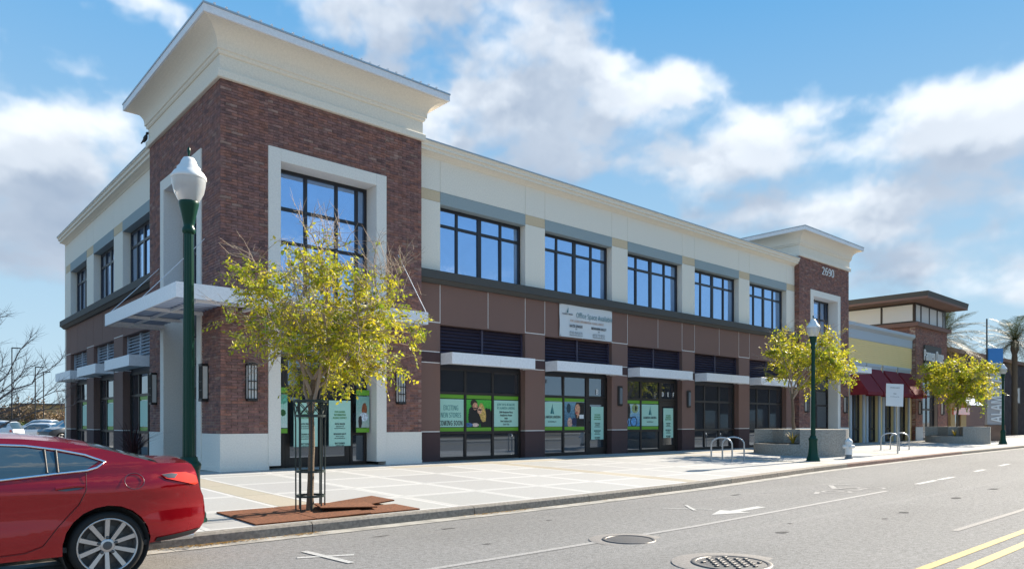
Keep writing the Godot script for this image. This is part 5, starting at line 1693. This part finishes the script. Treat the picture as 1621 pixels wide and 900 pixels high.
# crown: centre and radii; leafy(p) -> chance of leaves there
func leafy_tree(at: Vector3, fork: float, tr: float, c: Vector3, rad: Vector3, tips: int, twigs: int, per: int, leaf: float, sd: int, label: String, bare := 0.25, lean := Vector3.ZERO, top_bare := 0.6) -> void:
	var r := RandomNumberGenerator.new(); r.seed = sd
	var tree := thing("street_tree", label, "tree", at)
	var trunk := MB.new()
	var wood := MB.new()
	var lv := MB.new()
	var pts := []; var ra := []
	for k in 9:
		var t := k / 8.0
		pts.append(at + lean * t + Vector3(r.randfn(0, 0.012), fork * t, r.randfn(0, 0.012)))
		ra.append(tr * (1.25 if k == 0 else 1.0) * lerpf(1.0, 0.72, t))
	trunk.tube(pts, ra, 12)
	part(tree, "trunk", trunk, M.bark)
	var top: Vector3 = pts[-1]
	var mains := []
	for k in 8:
		var a := TAU * k / 8 + r.randf_range(-0.3, 0.3)
		var hh := r.randf_range(-0.2, 0.75)
		var goal := c + Vector3(cos(a) * rad.x * 0.62, rad.y * hh, sin(a) * rad.z * 0.62)
		mains.append(limb(wood, pts[6 + (k % 3)], goal, tr * 0.55, tr * 0.14, r, 0.25, 8, 7))
	for k in tips:
		var u := Vector3(r.randfn(0, 1), r.randfn(0, 1), r.randfn(0, 1)).normalized()
		var q := pow(r.randf(), 0.42)
		var goal := c + Vector3(u.x * rad.x, u.y * rad.y, u.z * rad.z) * q
		var best: Vector3 = top; var bd := 1e9
		for m in mains:
			for j in range(3, m.size()):
				var dd: float = (m[j] - goal).length() + (0.35 if m[j].y > goal.y else 0.0)
				if dd < bd:
					bd = dd; best = m[j]
		var path := limb(wood, best, goal, tr * 0.13, 0.006, r, 0.18, 6, 4)
		var naked := r.randf() < bare or (u.y * q > 0.45 and r.randf() < top_bare)
		for w in twigs:
			var s: Vector3 = path[1 + r.randi() % (path.size() - 1)]
			var d := ((goal - best).normalized() * 0.6 + Vector3(r.randfn(0, 0.7), r.randfn(0.1, 0.6), r.randfn(0, 0.7))).normalized()
			var L := r.randf_range(0.2, 0.55) * (rad.x / 1.9)
			if naked: L *= 1.25
			var e := s + d * L + Vector3(0, -0.25 * L * L if not naked else 0.05, 0)
			wood.tube([s, s.lerp(e, 0.5) + Vector3(0, 0.04, 0), e], [0.006, 0.004, 0.002], 3, false)
			if naked:
				for j in 2:
					var s2 := s.lerp(e, r.randf_range(0.3, 0.9))
					wood.tube([s2, s2 + (d + Vector3(r.randfn(0, 0.8), r.randfn(0.3, 0.6), r.randfn(0, 0.8))).normalized() * L * 0.55], [0.004, 0.0015], 3, false)
				if r.randf() < 0.6: continue
			var side := d.cross(Vector3(r.randfn(0, 1), r.randfn(0, 1), r.randfn(0, 1))).normalized()
			var hue := r.randf()
			for j in per:
				if naked and j > per * 0.25: break
				var t := (j + 0.5) / per
				var base := s.lerp(e, t)
				var out := (side * (1.0 if j % 2 else -1.0) + d * 0.5 + Vector3(r.randfn(0, 0.35), r.randfn(-0.35, 0.35), r.randfn(0, 0.35))).normalized()
				var ll := leaf * r.randf_range(0.5, 1.35)
				var wv := out.cross(Vector3(r.randfn(0, 1), r.randfn(1, 1), r.randfn(0, 1))).normalized() * ll * 0.26
				var yel := clampf(hue * 0.75 + r.randf() * 0.45 - 0.1, 0, 1)
				lv.col = Color(0.22, 0.33, 0.02).lerp(Color(0.76, 0.63, 0.05), yel) * r.randf_range(0.6, 1.2)
				lv.quad(base, base + out * ll * 0.5 + wv, base + out * ll, base + out * ll * 0.5 - wv)
	part(tree, "branches", wood, M.twig)
	part(tree, "crown", lv, M.leaf)

func bare_tree(at: Vector3, sd: int, label: String, goals: Array, tr: float, m: Material) -> void:
	var r := RandomNumberGenerator.new(); r.seed = sd
	var tree := thing("bare_tree", label, "tree", at)
	var wood := MB.new(); var twig := MB.new()
	var top := at + Vector3(0.1, 1.3, 0)
	wood.tube([at, at + Vector3(0.03, 0.6, 0.02), top], [tr * 1.2, tr, tr * 0.85], 10)
	part(tree, "trunk", wood, m)
	for g in goals:
		var p := limb(twig, top - Vector3(0, r.randf_range(0, 0.4), 0), g, tr * 0.30, 0.008, r, 0.12, 9, 6)
		for k in range(2, p.size()):
			for j in 2:
				var dir: Vector3 = ((g - top).normalized() * 0.7 + Vector3(r.randfn(0, 0.55), r.randfn(0.25, 0.4), r.randfn(0, 0.55))).normalized()
				var L := r.randf_range(0.4, 1.0) * (1.15 - 0.07 * k)
				var q := limb(twig, p[k], p[k] + dir * L, 0.010, 0.003, r, 0.1, 4, 4)
				for t in range(1, q.size()):
					for z in 2:
						var d2 := (dir + Vector3(r.randfn(0, 0.7), r.randfn(0.2, 0.5), r.randfn(0, 0.7))).normalized()
						twig.tube([q[t], q[t] + d2 * 0.14, q[t] + d2 * 0.30 + Vector3(0, 0.02, 0)], [0.004, 0.0025, 0.001], 3, false)
	part(tree, "crown", twig, m)

func palm(at: Vector3, hgt: float, L: float, n: int, sd: int, label: String) -> void:
	var r := RandomNumberGenerator.new(); r.seed = sd
	var o := thing("palm_tree", label, "palm", at)
	var b := MB.new()
	var pts := []; var ra := []
	for k in 22:
		var t := k / 21.0
		pts.append(at + Vector3(0, hgt * t, 0)); ra.append(0.30 - 0.05 * t + (0.035 if k % 2 else 0.0) + (0.12 if t > 0.9 else 0.0))
	b.tube(pts, ra, 12)
	part(o, "trunk", b, M.bark)
	var lv := MB.new()
	var hub := at + Vector3(0, hgt, 0)
	for k in n:
		var a := TAU * k * 0.381966
		var e := lerpf(1.35, -0.55, pow(float(k) / n, 0.8))
		var d := Vector3(cos(a), 0, sin(a))
		var side := Vector3(-sin(a), 0, cos(a))
		var LL := L * r.randf_range(0.8, 1.05)
		var prev := hub
		var shade := r.randf_range(0.7, 1.25)
		var base_c := Color(0.075, 0.085, 0.030).lerp(Color(0.17, 0.12, 0.06), clampf((float(k) / n - 0.55) * 2.2, 0, 1))
		for j in 26:
			var t := (j + 1) / 26.0
			var p := hub + d * LL * (t * cos(e) + 0.12 * t * t) + Vector3(0, LL * (t * sin(e) - 0.42 * t * t), 0)
			lv.col = base_c * shade
			var th := 0.03 * (1 - t) + 0.006
			lv.quad(prev - side * th, prev + side * th, p + side * th, p - side * th)
			var fw := (p - prev).normalized()
			var ll := LL * 0.20 * sin(PI * clampf(t * 0.93 + 0.07, 0, 1)) + 0.08
			for s in [-1.0, 1.0]:
				for h in [0.0, 0.5]:
					var q: Vector3 = prev.lerp(p, h)
					var tip: Vector3 = q + (side * s * 0.8 + fw * 0.75 + Vector3(0, -0.12 + r.randfn(0, 0.12), 0)).normalized() * ll
					lv.col = base_c * shade * r.randf_range(0.75, 1.25)
					lv.quad(q - fw * 0.022, q + fw * 0.022, tip + fw * 0.006, tip - fw * 0.006)
			prev = p
	part(o, "crown", lv, M.palm_leaf)

func shrub(at: Vector3, rad: Vector3, num: int, leaf: float, c0: Color, c1: Color, sd: int, called: String, label: String) -> void:
	var r := RandomNumberGenerator.new(); r.seed = sd
	var o := thing(called, label, "shrub", at)
	var w := MB.new(); var b := MB.new()
	for k in 14:
		var u := Vector3(r.randfn(0, 1), absf(r.randfn(0, 1)) + 0.3, r.randfn(0, 1)).normalized()
		w.tube([at, at + Vector3(u.x * rad.x, u.y * rad.y, u.z * rad.z) * 0.9], [0.05, 0.01], 4, false)
	part(o, "stems", w, M.twig)
	for k in num:
		var u := Vector3(r.randfn(0, 1), r.randfn(0.15, 0.8), r.randfn(0, 1)).normalized()
		if u.y < -0.05: u.y = absf(u.y)
		var bump := 0.75 + 0.25 * sin(u.x * 9 + sd) * cos(u.z * 8)
		var p := at + Vector3(u.x * rad.x, u.y * rad.y, u.z * rad.z) * bump * pow(r.randf(), 0.3) + Vector3(0, 0.1, 0)
		var d := Vector3(r.randfn(0, 1), r.randfn(0, 1), r.randfn(0, 1)).normalized()
		var s := d.cross(Vector3(r.randfn(0, 1), r.randfn(0, 1), r.randfn(0, 1))).normalized() * leaf * 0.4
		b.col = c0.lerp(c1, r.randf())
		b.quad(p, p + d * leaf * 0.5 + s, p + d * leaf, p + d * leaf * 0.5 - s)
	part(o, "foliage", b, M.palm_leaf)

func build_trees() -> void:
	leafy_tree(Vector3(-1.5, walk_y(-1.5, 8.6), 8.6), 2.15, 0.056, Vector3(-1.18, 3.42, 8.6), Vector3(1.75, 1.45, 1.65), 165, 9, 13, 0.074, 3, "yellow-green leafy street tree growing inside the iron tree guard", 0.16, Vector3(0.03, 0, 0), 0.92)
	leafy_tree(Vector3(23.5, 1.2, 4.2), 1.9, 0.07, Vector3(24.4, 4.55, 4.5), Vector3(2.5, 1.6, 2.3), 105, 8, 13, 0.13, 7, "yellow street tree growing in the planter behind the street lamp", 0.12, Vector3(-0.1, 0, 0), 0.5)
	leafy_tree(Vector3(48.6, 1.2, 3.2), 1.9, 0.08, Vector3(48.6, 4.5, 3.3), Vector3(2.9, 1.9, 2.6), 120, 8, 13, 0.17, 8, "yellow street tree in the planter before the clerestory brick shop", 0.08, Vector3(0.1, 0, 0), 0.2)
	palm(Vector3(58.4, 0.25, -0.8), 8.3, 4.3, 46, 5, "shaggy palm rising behind the clerestory brick shop")
	palm(Vector3(87.0, 0.2, -2.5), 10.4, 5.2, 50, 6, "tall palm in front of the dark building far along")
	palm(Vector3(99.0, 0.2, -1.0), 6.5, 4.0, 44, 9, "shorter palm farthest along the street")
	var at := Vector3(-5.4, 0.06, -2.2)
	var goals := []
	for g in [[2.6, 2.9, -0.2], [2.3, 3.7, 0.3], [1.7, 4.4, -0.4], [0.9, 4.9, 0.2], [0.2, 4.6, -0.6], [-1.0, 4.3, 0.5], [-1.9, 3.8, -0.5], [2.6, 2.4, 0.6], [1.4, 3.4, 0.9], [1.2, 3.6, -1.4]]:
		goals.append(at + Vector3(g[0] * 0.92, g[1] * 0.84, g[2]) + Vector3(0.0, 0, 0.0))
	bare_tree(at, 17, "leafless tree with fine spreading twigs at the parking lot's edge", goals, 0.11, M.bare_wood)
	bare_tree(Vector3(3.1, 0.06, -38.6), 19, "slender leafless sapling beside the pickup by the building corner", [Vector3(3.3, 4.2, -38.6), Vector3(2.6, 3.8, -38.4), Vector3(3.8, 3.6, -38.9)], 0.06, M.bare_wood)
	shrub(Vector3(7.0, 0.05, -90), Vector3(3.2, 1.9, 2.0), 3500, 0.22, Color(0.05, 0.09, 0.02), Color(0.14, 0.17, 0.03), 1, "green_shrub", "rounded green shrub behind the parked white cars")
	shrub(Vector3(10.2, 0.05, -92), Vector3(3.4, 2.1, 2.0), 3500, 0.22, Color(0.05, 0.08, 0.02), Color(0.16, 0.17, 0.03), 2, "green_shrub", "wider green shrub behind the pickup")
	shrub(Vector3(9.6, 0.05, -78.0), Vector3(2.6, 3.6, 2.4), 3000, 0.22, Color(0.14, 0.08, 0.04), Color(0.30, 0.19, 0.09), 3, "tan_shrub", "tan autumn shrub beside the corner building's rear edge")
	shrub(Vector3(13.0, 0.05, -130), Vector3(6, 6.5, 4), 3500, 0.4, Color(0.12, 0.08, 0.05), Color(0.24, 0.17, 0.10), 4, "tan_shrub", "large brownish leafless thicket far beyond the lot lights")
	shrub(Vector3(3.0, 0.05, -140), Vector3(9, 7.5, 4), 4500, 0.4, Color(0.12, 0.08, 0.06), Color(0.22, 0.16, 0.10), 5, "tan_shrub", "broad brownish thicket on the horizon behind the bare tree")

# ---------------------------------------------------------------- cars
# side(x, y) gives the half width of the body; poly is the side view outline; the sheet is laid on that curved flank
func flank(mb: MB, poly: PackedVector2Array, step: float, side: Callable, sgn: float, lift: float) -> void:
	var pts := PackedVector2Array()
	for i in poly.size():
		var a := poly[i]; var c := poly[(i + 1) % poly.size()]
		var m := maxi(1, int(ceil((c - a).length() / step)))
		for k in m:
			pts.append(a.lerp(c, float(k) / m))
	var lo := poly[0]; var hi := poly[0]
	for p in poly:
		lo = lo.min(p); hi = hi.max(p)
	var edge := pts.duplicate()
	var x := lo.x + step * 0.5
	var odd := 0
	while x < hi.x:
		var y := lo.y + step * (0.5 if odd else 0.25)
		while y < hi.y:
			var q := Vector2(x, y)
			if Geometry2D.is_point_in_polygon(q, poly):
				var near := false
				for e in edge:
					if e.distance_squared_to(q) < step * step * 0.2:
						near = true; break
				if not near: pts.append(q)
			y += step
		x += step; odd = 1 - odd
	var idx := Geometry2D.triangulate_delaunay(pts)
	var P := func(q: Vector2) -> Vector3: return Vector3(q.x, q.y, sgn * (side.call(q.x, q.y) + lift))
	var N := func(q: Vector2) -> Vector3:
		var h := 0.008
		var dx: float = (side.call(q.x + h, q.y) - side.call(q.x - h, q.y)) / (2 * h)
		var dy: float = (side.call(q.x, q.y + h) - side.call(q.x, q.y - h)) / (2 * h)
		return Vector3(-dx, -dy, sgn).normalized()
	for i in range(0, idx.size(), 3):
		var a := pts[idx[i]]; var c := pts[idx[i + 1]]; var d := pts[idx[i + 2]]
		if not Geometry2D.is_point_in_polygon((a + c + d) / 3, poly): continue
		if (c - a).cross(d - a) * sgn < 0:
			var t := c; c = d; d = t
		mb.stri(P.call(a), P.call(c), P.call(d), N.call(a), N.call(c), N.call(d))

func curve_at(tab: Array, y: float) -> float:
	if y <= tab[0][0]: return tab[0][1]
	for i in tab.size() - 1:
		if y <= tab[i + 1][0]:
			var p0: float = tab[maxi(i - 1, 0)][1]; var p3: float = tab[mini(i + 2, tab.size() - 1)][1]
			return cubic_interpolate(tab[i][1], tab[i + 1][1], p0, p3, (y - tab[i][0]) / (tab[i + 1][0] - tab[i][0]))
	return tab[-1][1]

func arc_cut(c: Vector2, r: float, y: float) -> Array:
	# points over the wheel from the front foot to the rear foot at height y, x rising
	var out := []
	var a := asin(clampf((y - c.y) / r, -1, 1))
	for k in 13:
		var t := lerpf(PI - a, a, k / 12.0)
		out.append(c + Vector2(cos(t), sin(t)) * r)
	return out

func wheel(parent: Node3D, o: Vector3, r: float, sgn: float, spokes: bool) -> void:
	var w := group_part(parent, "wheel")
	var ax := Vector3(0, 0, sgn)
	var b := MB.new()
	b.lathe(o, [Vector2(r * 0.80, -0.20), Vector2(r * 0.93, -0.20), Vector2(r, -0.17), Vector2(r, -0.04), Vector2(r * 0.96, -0.008), Vector2(r * 0.90, 0.004), Vector2(r * 0.835, 0.0), Vector2(r * 0.80, -0.012)], 40, ax)
	local_part(w, "tyre", b, M.tyre)
	b = MB.new()
	var ri := r * 0.80
	b.lathe(o, [Vector2(ri * 0.93, -0.16), Vector2(ri * 0.94, -0.03), Vector2(ri * 0.965, -0.006), Vector2(ri * 1.02, -0.004), Vector2(ri * 1.03, -0.02)], 40, ax)
	b.lathe(o, [Vector2(ri * 0.27, -0.10), Vector2(ri * 0.26, -0.035), Vector2(ri * 0.22, -0.028), Vector2(ri * 0.10, -0.024), Vector2(0.001, -0.022)], 24, ax)
	if spokes:
		for k in 10:
			var a := TAU * k / 10 + PI / 2 + (-0.09 if k % 2 else 0.09)
			var d := Vector3(cos(a), sin(a), 0)
			var d2 := Vector3(cos(TAU * k / 10 + PI / 2), sin(TAU * k / 10 + PI / 2), 0)
			var s := Vector3(-sin(a), cos(a), 0)
			var i0 := o + d * ri * 0.20 + ax * -0.034; var o0 := o + d2 * ri * 0.97 + ax * -0.016
			var wi := 0.018; var wo := 0.022
			b.quadn(i0 - s * wi, o0 - s * wo, o0 + s * wo, i0 + s * wi, ax)
			for e in [-1.0, 1.0]:
				b.quadn(i0 + s * wi * e, o0 + s * wo * e, o0 + s * wo * e * 1.25 - ax * 0.035, i0 + s * wi * e * 1.25 - ax * 0.035, s * e)
	else:
		for k in 5:
			var a := TAU * k / 5
			var d := Vector3(cos(a), sin(a), 0); var s := Vector3(-sin(a), cos(a), 0)
			b.quadn(o + d * ri * 0.2 - s * 0.04 - ax * 0.03, o + d * ri * 0.97 - s * 0.05 - ax * 0.02, o + d * ri * 0.97 + s * 0.05 - ax * 0.02, o + d * ri * 0.2 + s * 0.04 - ax * 0.03, ax)
	local_part(w, "rim", b, M.alloy)
	b = MB.new()
	b.lathe(o, [Vector2(ri * 0.96, -0.12), Vector2(0.001, -0.11)], 32, ax)
	b.lathe(o, [Vector2(0.045, -0.03), Vector2(0.04, -0.018), Vector2(0.001, -0.017)], 16, ax)
	if spokes:
		for k in 5:
			var a := TAU * k / 5 + PI / 2
			b.lathe(o + Vector3(cos(a), sin(a), 0) * ri * 0.30, [Vector2(0.018, -0.05), Vector2(0.017, -0.028), Vector2(0.001, -0.027)], 10, ax)
	local_part(w, "hub", b, M.dark_plastic)
	if spokes:
		b = MB.new()
		b.lathe(o, [Vector2(ri * 0.72, -0.105), Vector2(ri * 0.72, -0.095), Vector2(ri * 0.40, -0.095)], 32, ax)
		local_part(w, "brake_disc", b, M.brake)

# top: outline over the car from rear to front as [x, y, kind] (kind: p paint, g glass); bottom edge points rear to front are given by sill height
func make_car(o: Node3D, k: Dictionary, paint: Material) -> void:
	var rear: float = k.top[0][0]
	var front: float = k.top[0][0]
	for q in k.top:
		rear = maxf(rear, q[0]); front = minf(front, q[0])
	var tab: Array = k.width
	var side := func(x: float, y: float) -> float:
		var w := curve_at(tab, y)
		var t := clampf((0.85 - (rear - x)) / 0.85, 0.0, 1.0)
		var u := clampf((0.95 - (x - front)) / 0.95, 0.0, 1.0)
		w *= (1.0 - 0.30 * pow(t, 2.3)) * (1.0 - 0.36 * pow(u, 2.2))
		for ax in k.axles:
			w += 0.028 * exp(-pow((x - ax) / 0.46, 2) - pow((y - 0.72) / 0.15, 2))
		return w
	# side outline, clockwise: top from rear to front, then back along the bottom with wheel arches
	var poly := PackedVector2Array()
	for q in k.top: poly.append(Vector2(q[0], q[1]))
	for q in k.low_front: poly.append(Vector2(q[0], q[1]))
	poly.append_array(PackedVector2Array(arc_cut(Vector2(k.axles[1], k.wr + 0.01), k.arch, k.sill)))
	poly.append_array(PackedVector2Array(arc_cut(Vector2(k.axles[0], k.wr + 0.01), k.arch, k.sill)))
	for q in k.low_rear: poly.append(Vector2(q[0], q[1]))
	var b := MB.new()
	for s in [1.0, -1.0]:
		flank(b, poly, k.step, side, s, 0.0)
	# skin across the top, rear and front
	var gl := MB.new()
	var over: Array = k.top.duplicate()
	for q in k.low_front: over.append([q[0], q[1], "p"])
	var start := []
	for i in range(k.low_rear.size() - 1, -1, -1): pass
	for q in k.low_rear: start.append([q[0], q[1], "p"])
	over = start + over
	for i in over.size() - 1:
		var a: Array = over[i]; var c: Array = over[i + 1]
		var wa: float = side.call(a[0], a[1]); var wc: float = side.call(c[0], c[1])
		var dir := Vector2(c[0] - a[0], c[1] - a[1])
		if dir.length() < 1e-4: continue
		var nn := Vector3(dir.y, -dir.x, 0).normalized()
		if a[2] == "g" and (i == 0 or over[i - 1][2] != "g"):
			gl = MB.new()
		var tgt: MB = gl if a[2] == "g" else b
		var M_ := 8
		for j in M_:
			var t0 := lerpf(-1, 1, float(j) / M_); var t1 := lerpf(-1, 1, float(j + 1) / M_)
			var P := func(e: Array, w: float, t: float) -> Vector3: return Vector3(e[0], e[1], w * t) + nn * 0.055 * (1 - t * t)
			tgt.quadn(P.call(a, wa, t0), P.call(c, wc, t0), P.call(c, wc, t1), P.call(a, wa, t1), nn + Vector3(0, 0, (t0 + t1) * 0.15))
		if a[2] == "g" and c[2] != "g":
			local_part(o, "windscreen", gl, M.car_glass)
	local_part(o, "body", b, paint)
	b = MB.new()
	for q in [[k.sill + 0.02, 0.72]]:
		b.box(Vector3(front + 0.5, q[0], -q[1]), Vector3(rear - 0.5, q[0] + 0.05, q[1]))
	for ax in k.axles:
		for s in [-1.0, 1.0]:
			b.lathe(Vector3(ax, k.wr, s * 0.45), [Vector2(0.001, 0.0), Vector2(k.arch - 0.01, 0.0), Vector2(k.arch - 0.004, 0.30 + 0.04)], 32, Vector3(0, 0, s))
	local_part(o, "underside", b, M.dark_plastic)
	for s in [1.0, -1.0]:
		for g in k.glass:
			b = MB.new(); flank(b, PackedVector2Array(g), k.step, side, s, 0.012)
			local_part(o, "side_window", b, M.car_glass)
		for t in k.trim:
			b = MB.new()
			var pts := []; var ra := []
			for q in t[0]:
				pts.append(Vector3(q[0], q[1], s * (side.call(q[0], q[1]) + 0.012))); ra.append(t[1])
			b.tube(pts, ra, 6)
			local_part(o, "trim", b, M[t[2]])
		for p in k.panels:
			b = MB.new(); flank(b, PackedVector2Array(p[0]), 0.05, side, s, p[1])
			local_part(o, p[2], b, M[p[3]])
		for ax in k.axles:
			wheel(o, Vector3(ax, k.wr, s * (k.track)), k.wr, s, k.spokes)

func circle(x: float, y: float, rx: float, ry: float) -> Array:
	var out := []
	for i in 25:
		out.append([x + rx * cos(TAU * i / 24), y + ry * sin(TAU * i / 24)])
	return out

func v2(a: Array) -> Array:
	var out := []
	for i in range(0, a.size(), 2): out.append(Vector2(a[i], a[i + 1]))
	return out

func build_cars() -> void:
	# red saloon; local x is world x + 6.41
	var w := [[0.15, 0.78], [0.3, 0.815], [0.42, 0.842], [0.55, 0.838], [0.68, 0.822], [0.79, 0.834], [0.88, 0.856], [0.95, 0.850], [1.0, 0.828], [1.06, 0.795], [1.15, 0.765], [1.25, 0.70], [1.35, 0.63], [1.45, 0.53]]
	var saloon := {
		"top": [[2.41, 0.47, "p"], [2.43, 0.56, "p"], [2.43, 0.64, "p"], [2.41, 0.76, "p"], [2.35, 0.87, "p"], [2.33, 0.97, "p"], [2.31, 1.06, "p"], [2.27, 1.125, "p"], [2.22, 1.145, "p"], [2.05, 1.152, "p"], [1.90, 1.158, "g"], [1.70, 1.22, "g"], [1.50, 1.285, "g"], [1.28, 1.345, "p"], [1.02, 1.395, "p"], [0.71, 1.428, "p"], [0.40, 1.444, "p"], [0.1, 1.45, "p"], [-0.25, 1.43, "g"], [-0.6, 1.34, "g"], [-0.95, 1.18, "g"], [-1.15, 1.08, "p"], [-1.5, 1.0, "p"], [-1.9, 0.93, "p"], [-2.2, 0.84, "p"], [-2.36, 0.72, "p"], [-2.41, 0.58, "p"], [-2.41, 0.42, "p"]],
		"low_front": [[-2.36, 0.30], [-2.2, 0.24], [-1.86, 0.27]], "low_rear": [[1.79, 0.33], [2.0, 0.335], [2.28, 0.36], [2.36, 0.41]],
		"axles": [1.40, -1.43], "wr": 0.343, "arch": 0.40, "sill": 0.28, "step": 0.055, "width": w, "track": 0.835, "spokes": true,
		"glass": [v2([1.33, 1.195, 1.20, 1.245, 0.985, 1.295, 0.985, 1.108, 1.10, 1.115, 1.22, 1.123]), v2([0.955, 1.30, 0.72, 1.345, 0.44, 1.362, 0.14, 1.365, 0.12, 1.035, 0.50, 1.062, 0.955, 1.103]), v2([0.06, 1.365, -0.2, 1.35, -0.55, 1.25, -0.92, 1.06, -0.9, 0.985, -0.4, 1.0, 0.05, 1.03])],
		"trim": [[[[-0.9, 0.975], [-0.4, 0.985], [0.1, 1.02], [0.5, 1.05], [0.96, 1.09], [1.22, 1.11], [1.31, 1.135], [1.39, 1.19], [1.28, 1.235], [1.22, 1.262], [0.985, 1.318], [0.72, 1.362], [0.44, 1.378], [0.1, 1.382]], 0.013, "chrome"],
			[[[0.875, 1.32], [0.88, 1.10]], 0.014, "black_metal"], [[[0.97, 1.31], [0.97, 1.10]], 0.016, "black_metal"],
			[[[0.94, 0.948], [1.02, 0.958], [1.10, 0.965], [1.19, 0.965]], 0.018, "car_red"],
			[circle(1.64, 0.985, 0.092, 0.08), 0.0035, "car_dark"],
			[[[0.40, 0.335], [0.70, 0.35], [0.84, 0.40], [0.96, 0.57], [1.14, 0.78], [1.20, 0.92], [1.21, 1.09]], 0.003, "black_metal"]],
		"panels": [[v2([1.91, 1.04, 2.02, 1.052, 2.18, 1.05, 2.305, 1.005, 2.325, 0.92, 2.28, 0.905, 2.18, 0.935, 1.96, 0.995]), 0.016, "tail_light", "tail_red"], [v2([1.91, 1.04, 2.02, 1.048, 2.09, 1.035, 2.05, 0.995, 1.98, 1.0]), 0.020, "lamp_housing", "car_dark"], [v2([1.84, 0.335, 2.0, 0.34, 2.27, 0.365, 2.36, 0.42, 2.20, 0.405, 1.86, 0.375]), 0.014, "valance", "black_metal"], [v2([0.95, 0.93, 1.03, 0.92, 1.13, 0.93, 1.19, 0.95, 1.03, 0.955]), 0.010, "handle_recess", "car_dark"]]}
	var c := thing("red_car", "glossy red saloon car with alloy wheels standing along the kerb", "car", Vector3(-6.46, 0.032, 10.58))
	c.scale = Vector3(1.0, 1.0, 1.0)
	make_car(c, saloon, M.car_red)
	var b := MB.new()
	b.tube([Vector3(1.95, 0.32, 0.45), Vector3(2.34, 0.32, 0.45)], [0.045, 0.045], 12)
	local_part(c, "exhaust", b, M.chrome)
	b = MB.new()
	b.cbox(Vector3(2.36, 0.75, 0), Vector3(0.01, 0, 0), Vector3(0, 0.07, 0), Vector3(0, 0, 0.26), 0.004)
	local_part(c, "number_plate", b, M.sign_white)
	# taller cars in the parking lot
	var ws := [[0.2, 0.84], [0.5, 0.88], [0.8, 0.89], [1.0, 0.87], [1.2, 0.80], [1.5, 0.68], [1.72, 0.58]]
	var suv := {
		"top": [[2.2, 0.5, "p"], [2.22, 0.8, "p"], [2.15, 1.05, "g"], [1.85, 1.55, "p"], [1.6, 1.66, "p"], [0.6, 1.70, "p"], [-0.1, 1.66, "g"], [-0.85, 1.15, "p"], [-1.2, 1.08, "p"], [-1.9, 0.98, "p"], [-2.15, 0.8, "p"], [-2.2, 0.5, "p"]],
		"low_front": [[-2.1, 0.3], [-1.85, 0.3]], "low_rear": [[1.85, 0.3], [2.1, 0.32]],
		"axles": [1.35, -1.35], "wr": 0.35, "arch": 0.42, "sill": 0.32, "step": 0.2, "width": ws, "track": 0.87, "spokes": false,
		"glass": [v2([1.75, 1.45, 1.45, 1.56, 0.2, 1.58, -0.2, 1.5, -0.7, 1.14, 0.2, 1.12, 1.75, 1.2])], "trim": [], "panels": [[v2([2.1, 1.0, 2.0, 1.02, 1.98, 0.85, 2.15, 0.82]), 0.008, "tail_light", "tail_red"]]}
	var first: Node3D = null
	for q in [[0.0, -49.5, 0.73, "white crossover car parked at the row's end beside the hatchback", "car_white", 1.0], [3.3, -52.0, 0.73, "white hatchback car parked between the crossover and the pickup", "car_white", 0.9], [4.9, -47.5, -0.55, "dark sport utility car parked by the leafless sapling", "car_dark", 1.05], [6.6, -74.0, 0.73, "white van-like car parked in the rear row of the lot", "car_white", 1.1]]:
		var n := thing("parked_car", q[3], "car", Vector3(q[0], 0.05, q[1]), "cars in the parking lot")
		if first == null:
			make_car(n, suv, M[q[4]])
			first = n
		else:
			for ch in first.get_children():
				var d := ch.duplicate()
				n.add_child(d, true)
				if d.name.begins_with("body"): d.material_override = M[q[4]]
		n.rotation.y = q[2] - PI / 2 - 0.0
		n.rotation.y = -q[2]
		n.scale = Vector3.ONE * q[5]

func local_part(parent: Node3D, called: String, mb: MB, m: Material) -> void:
	var o := MeshInstance3D.new()
	o.name = called
	o.mesh = mb.mesh()
	o.material_override = m
	parent.add_child(o, true)
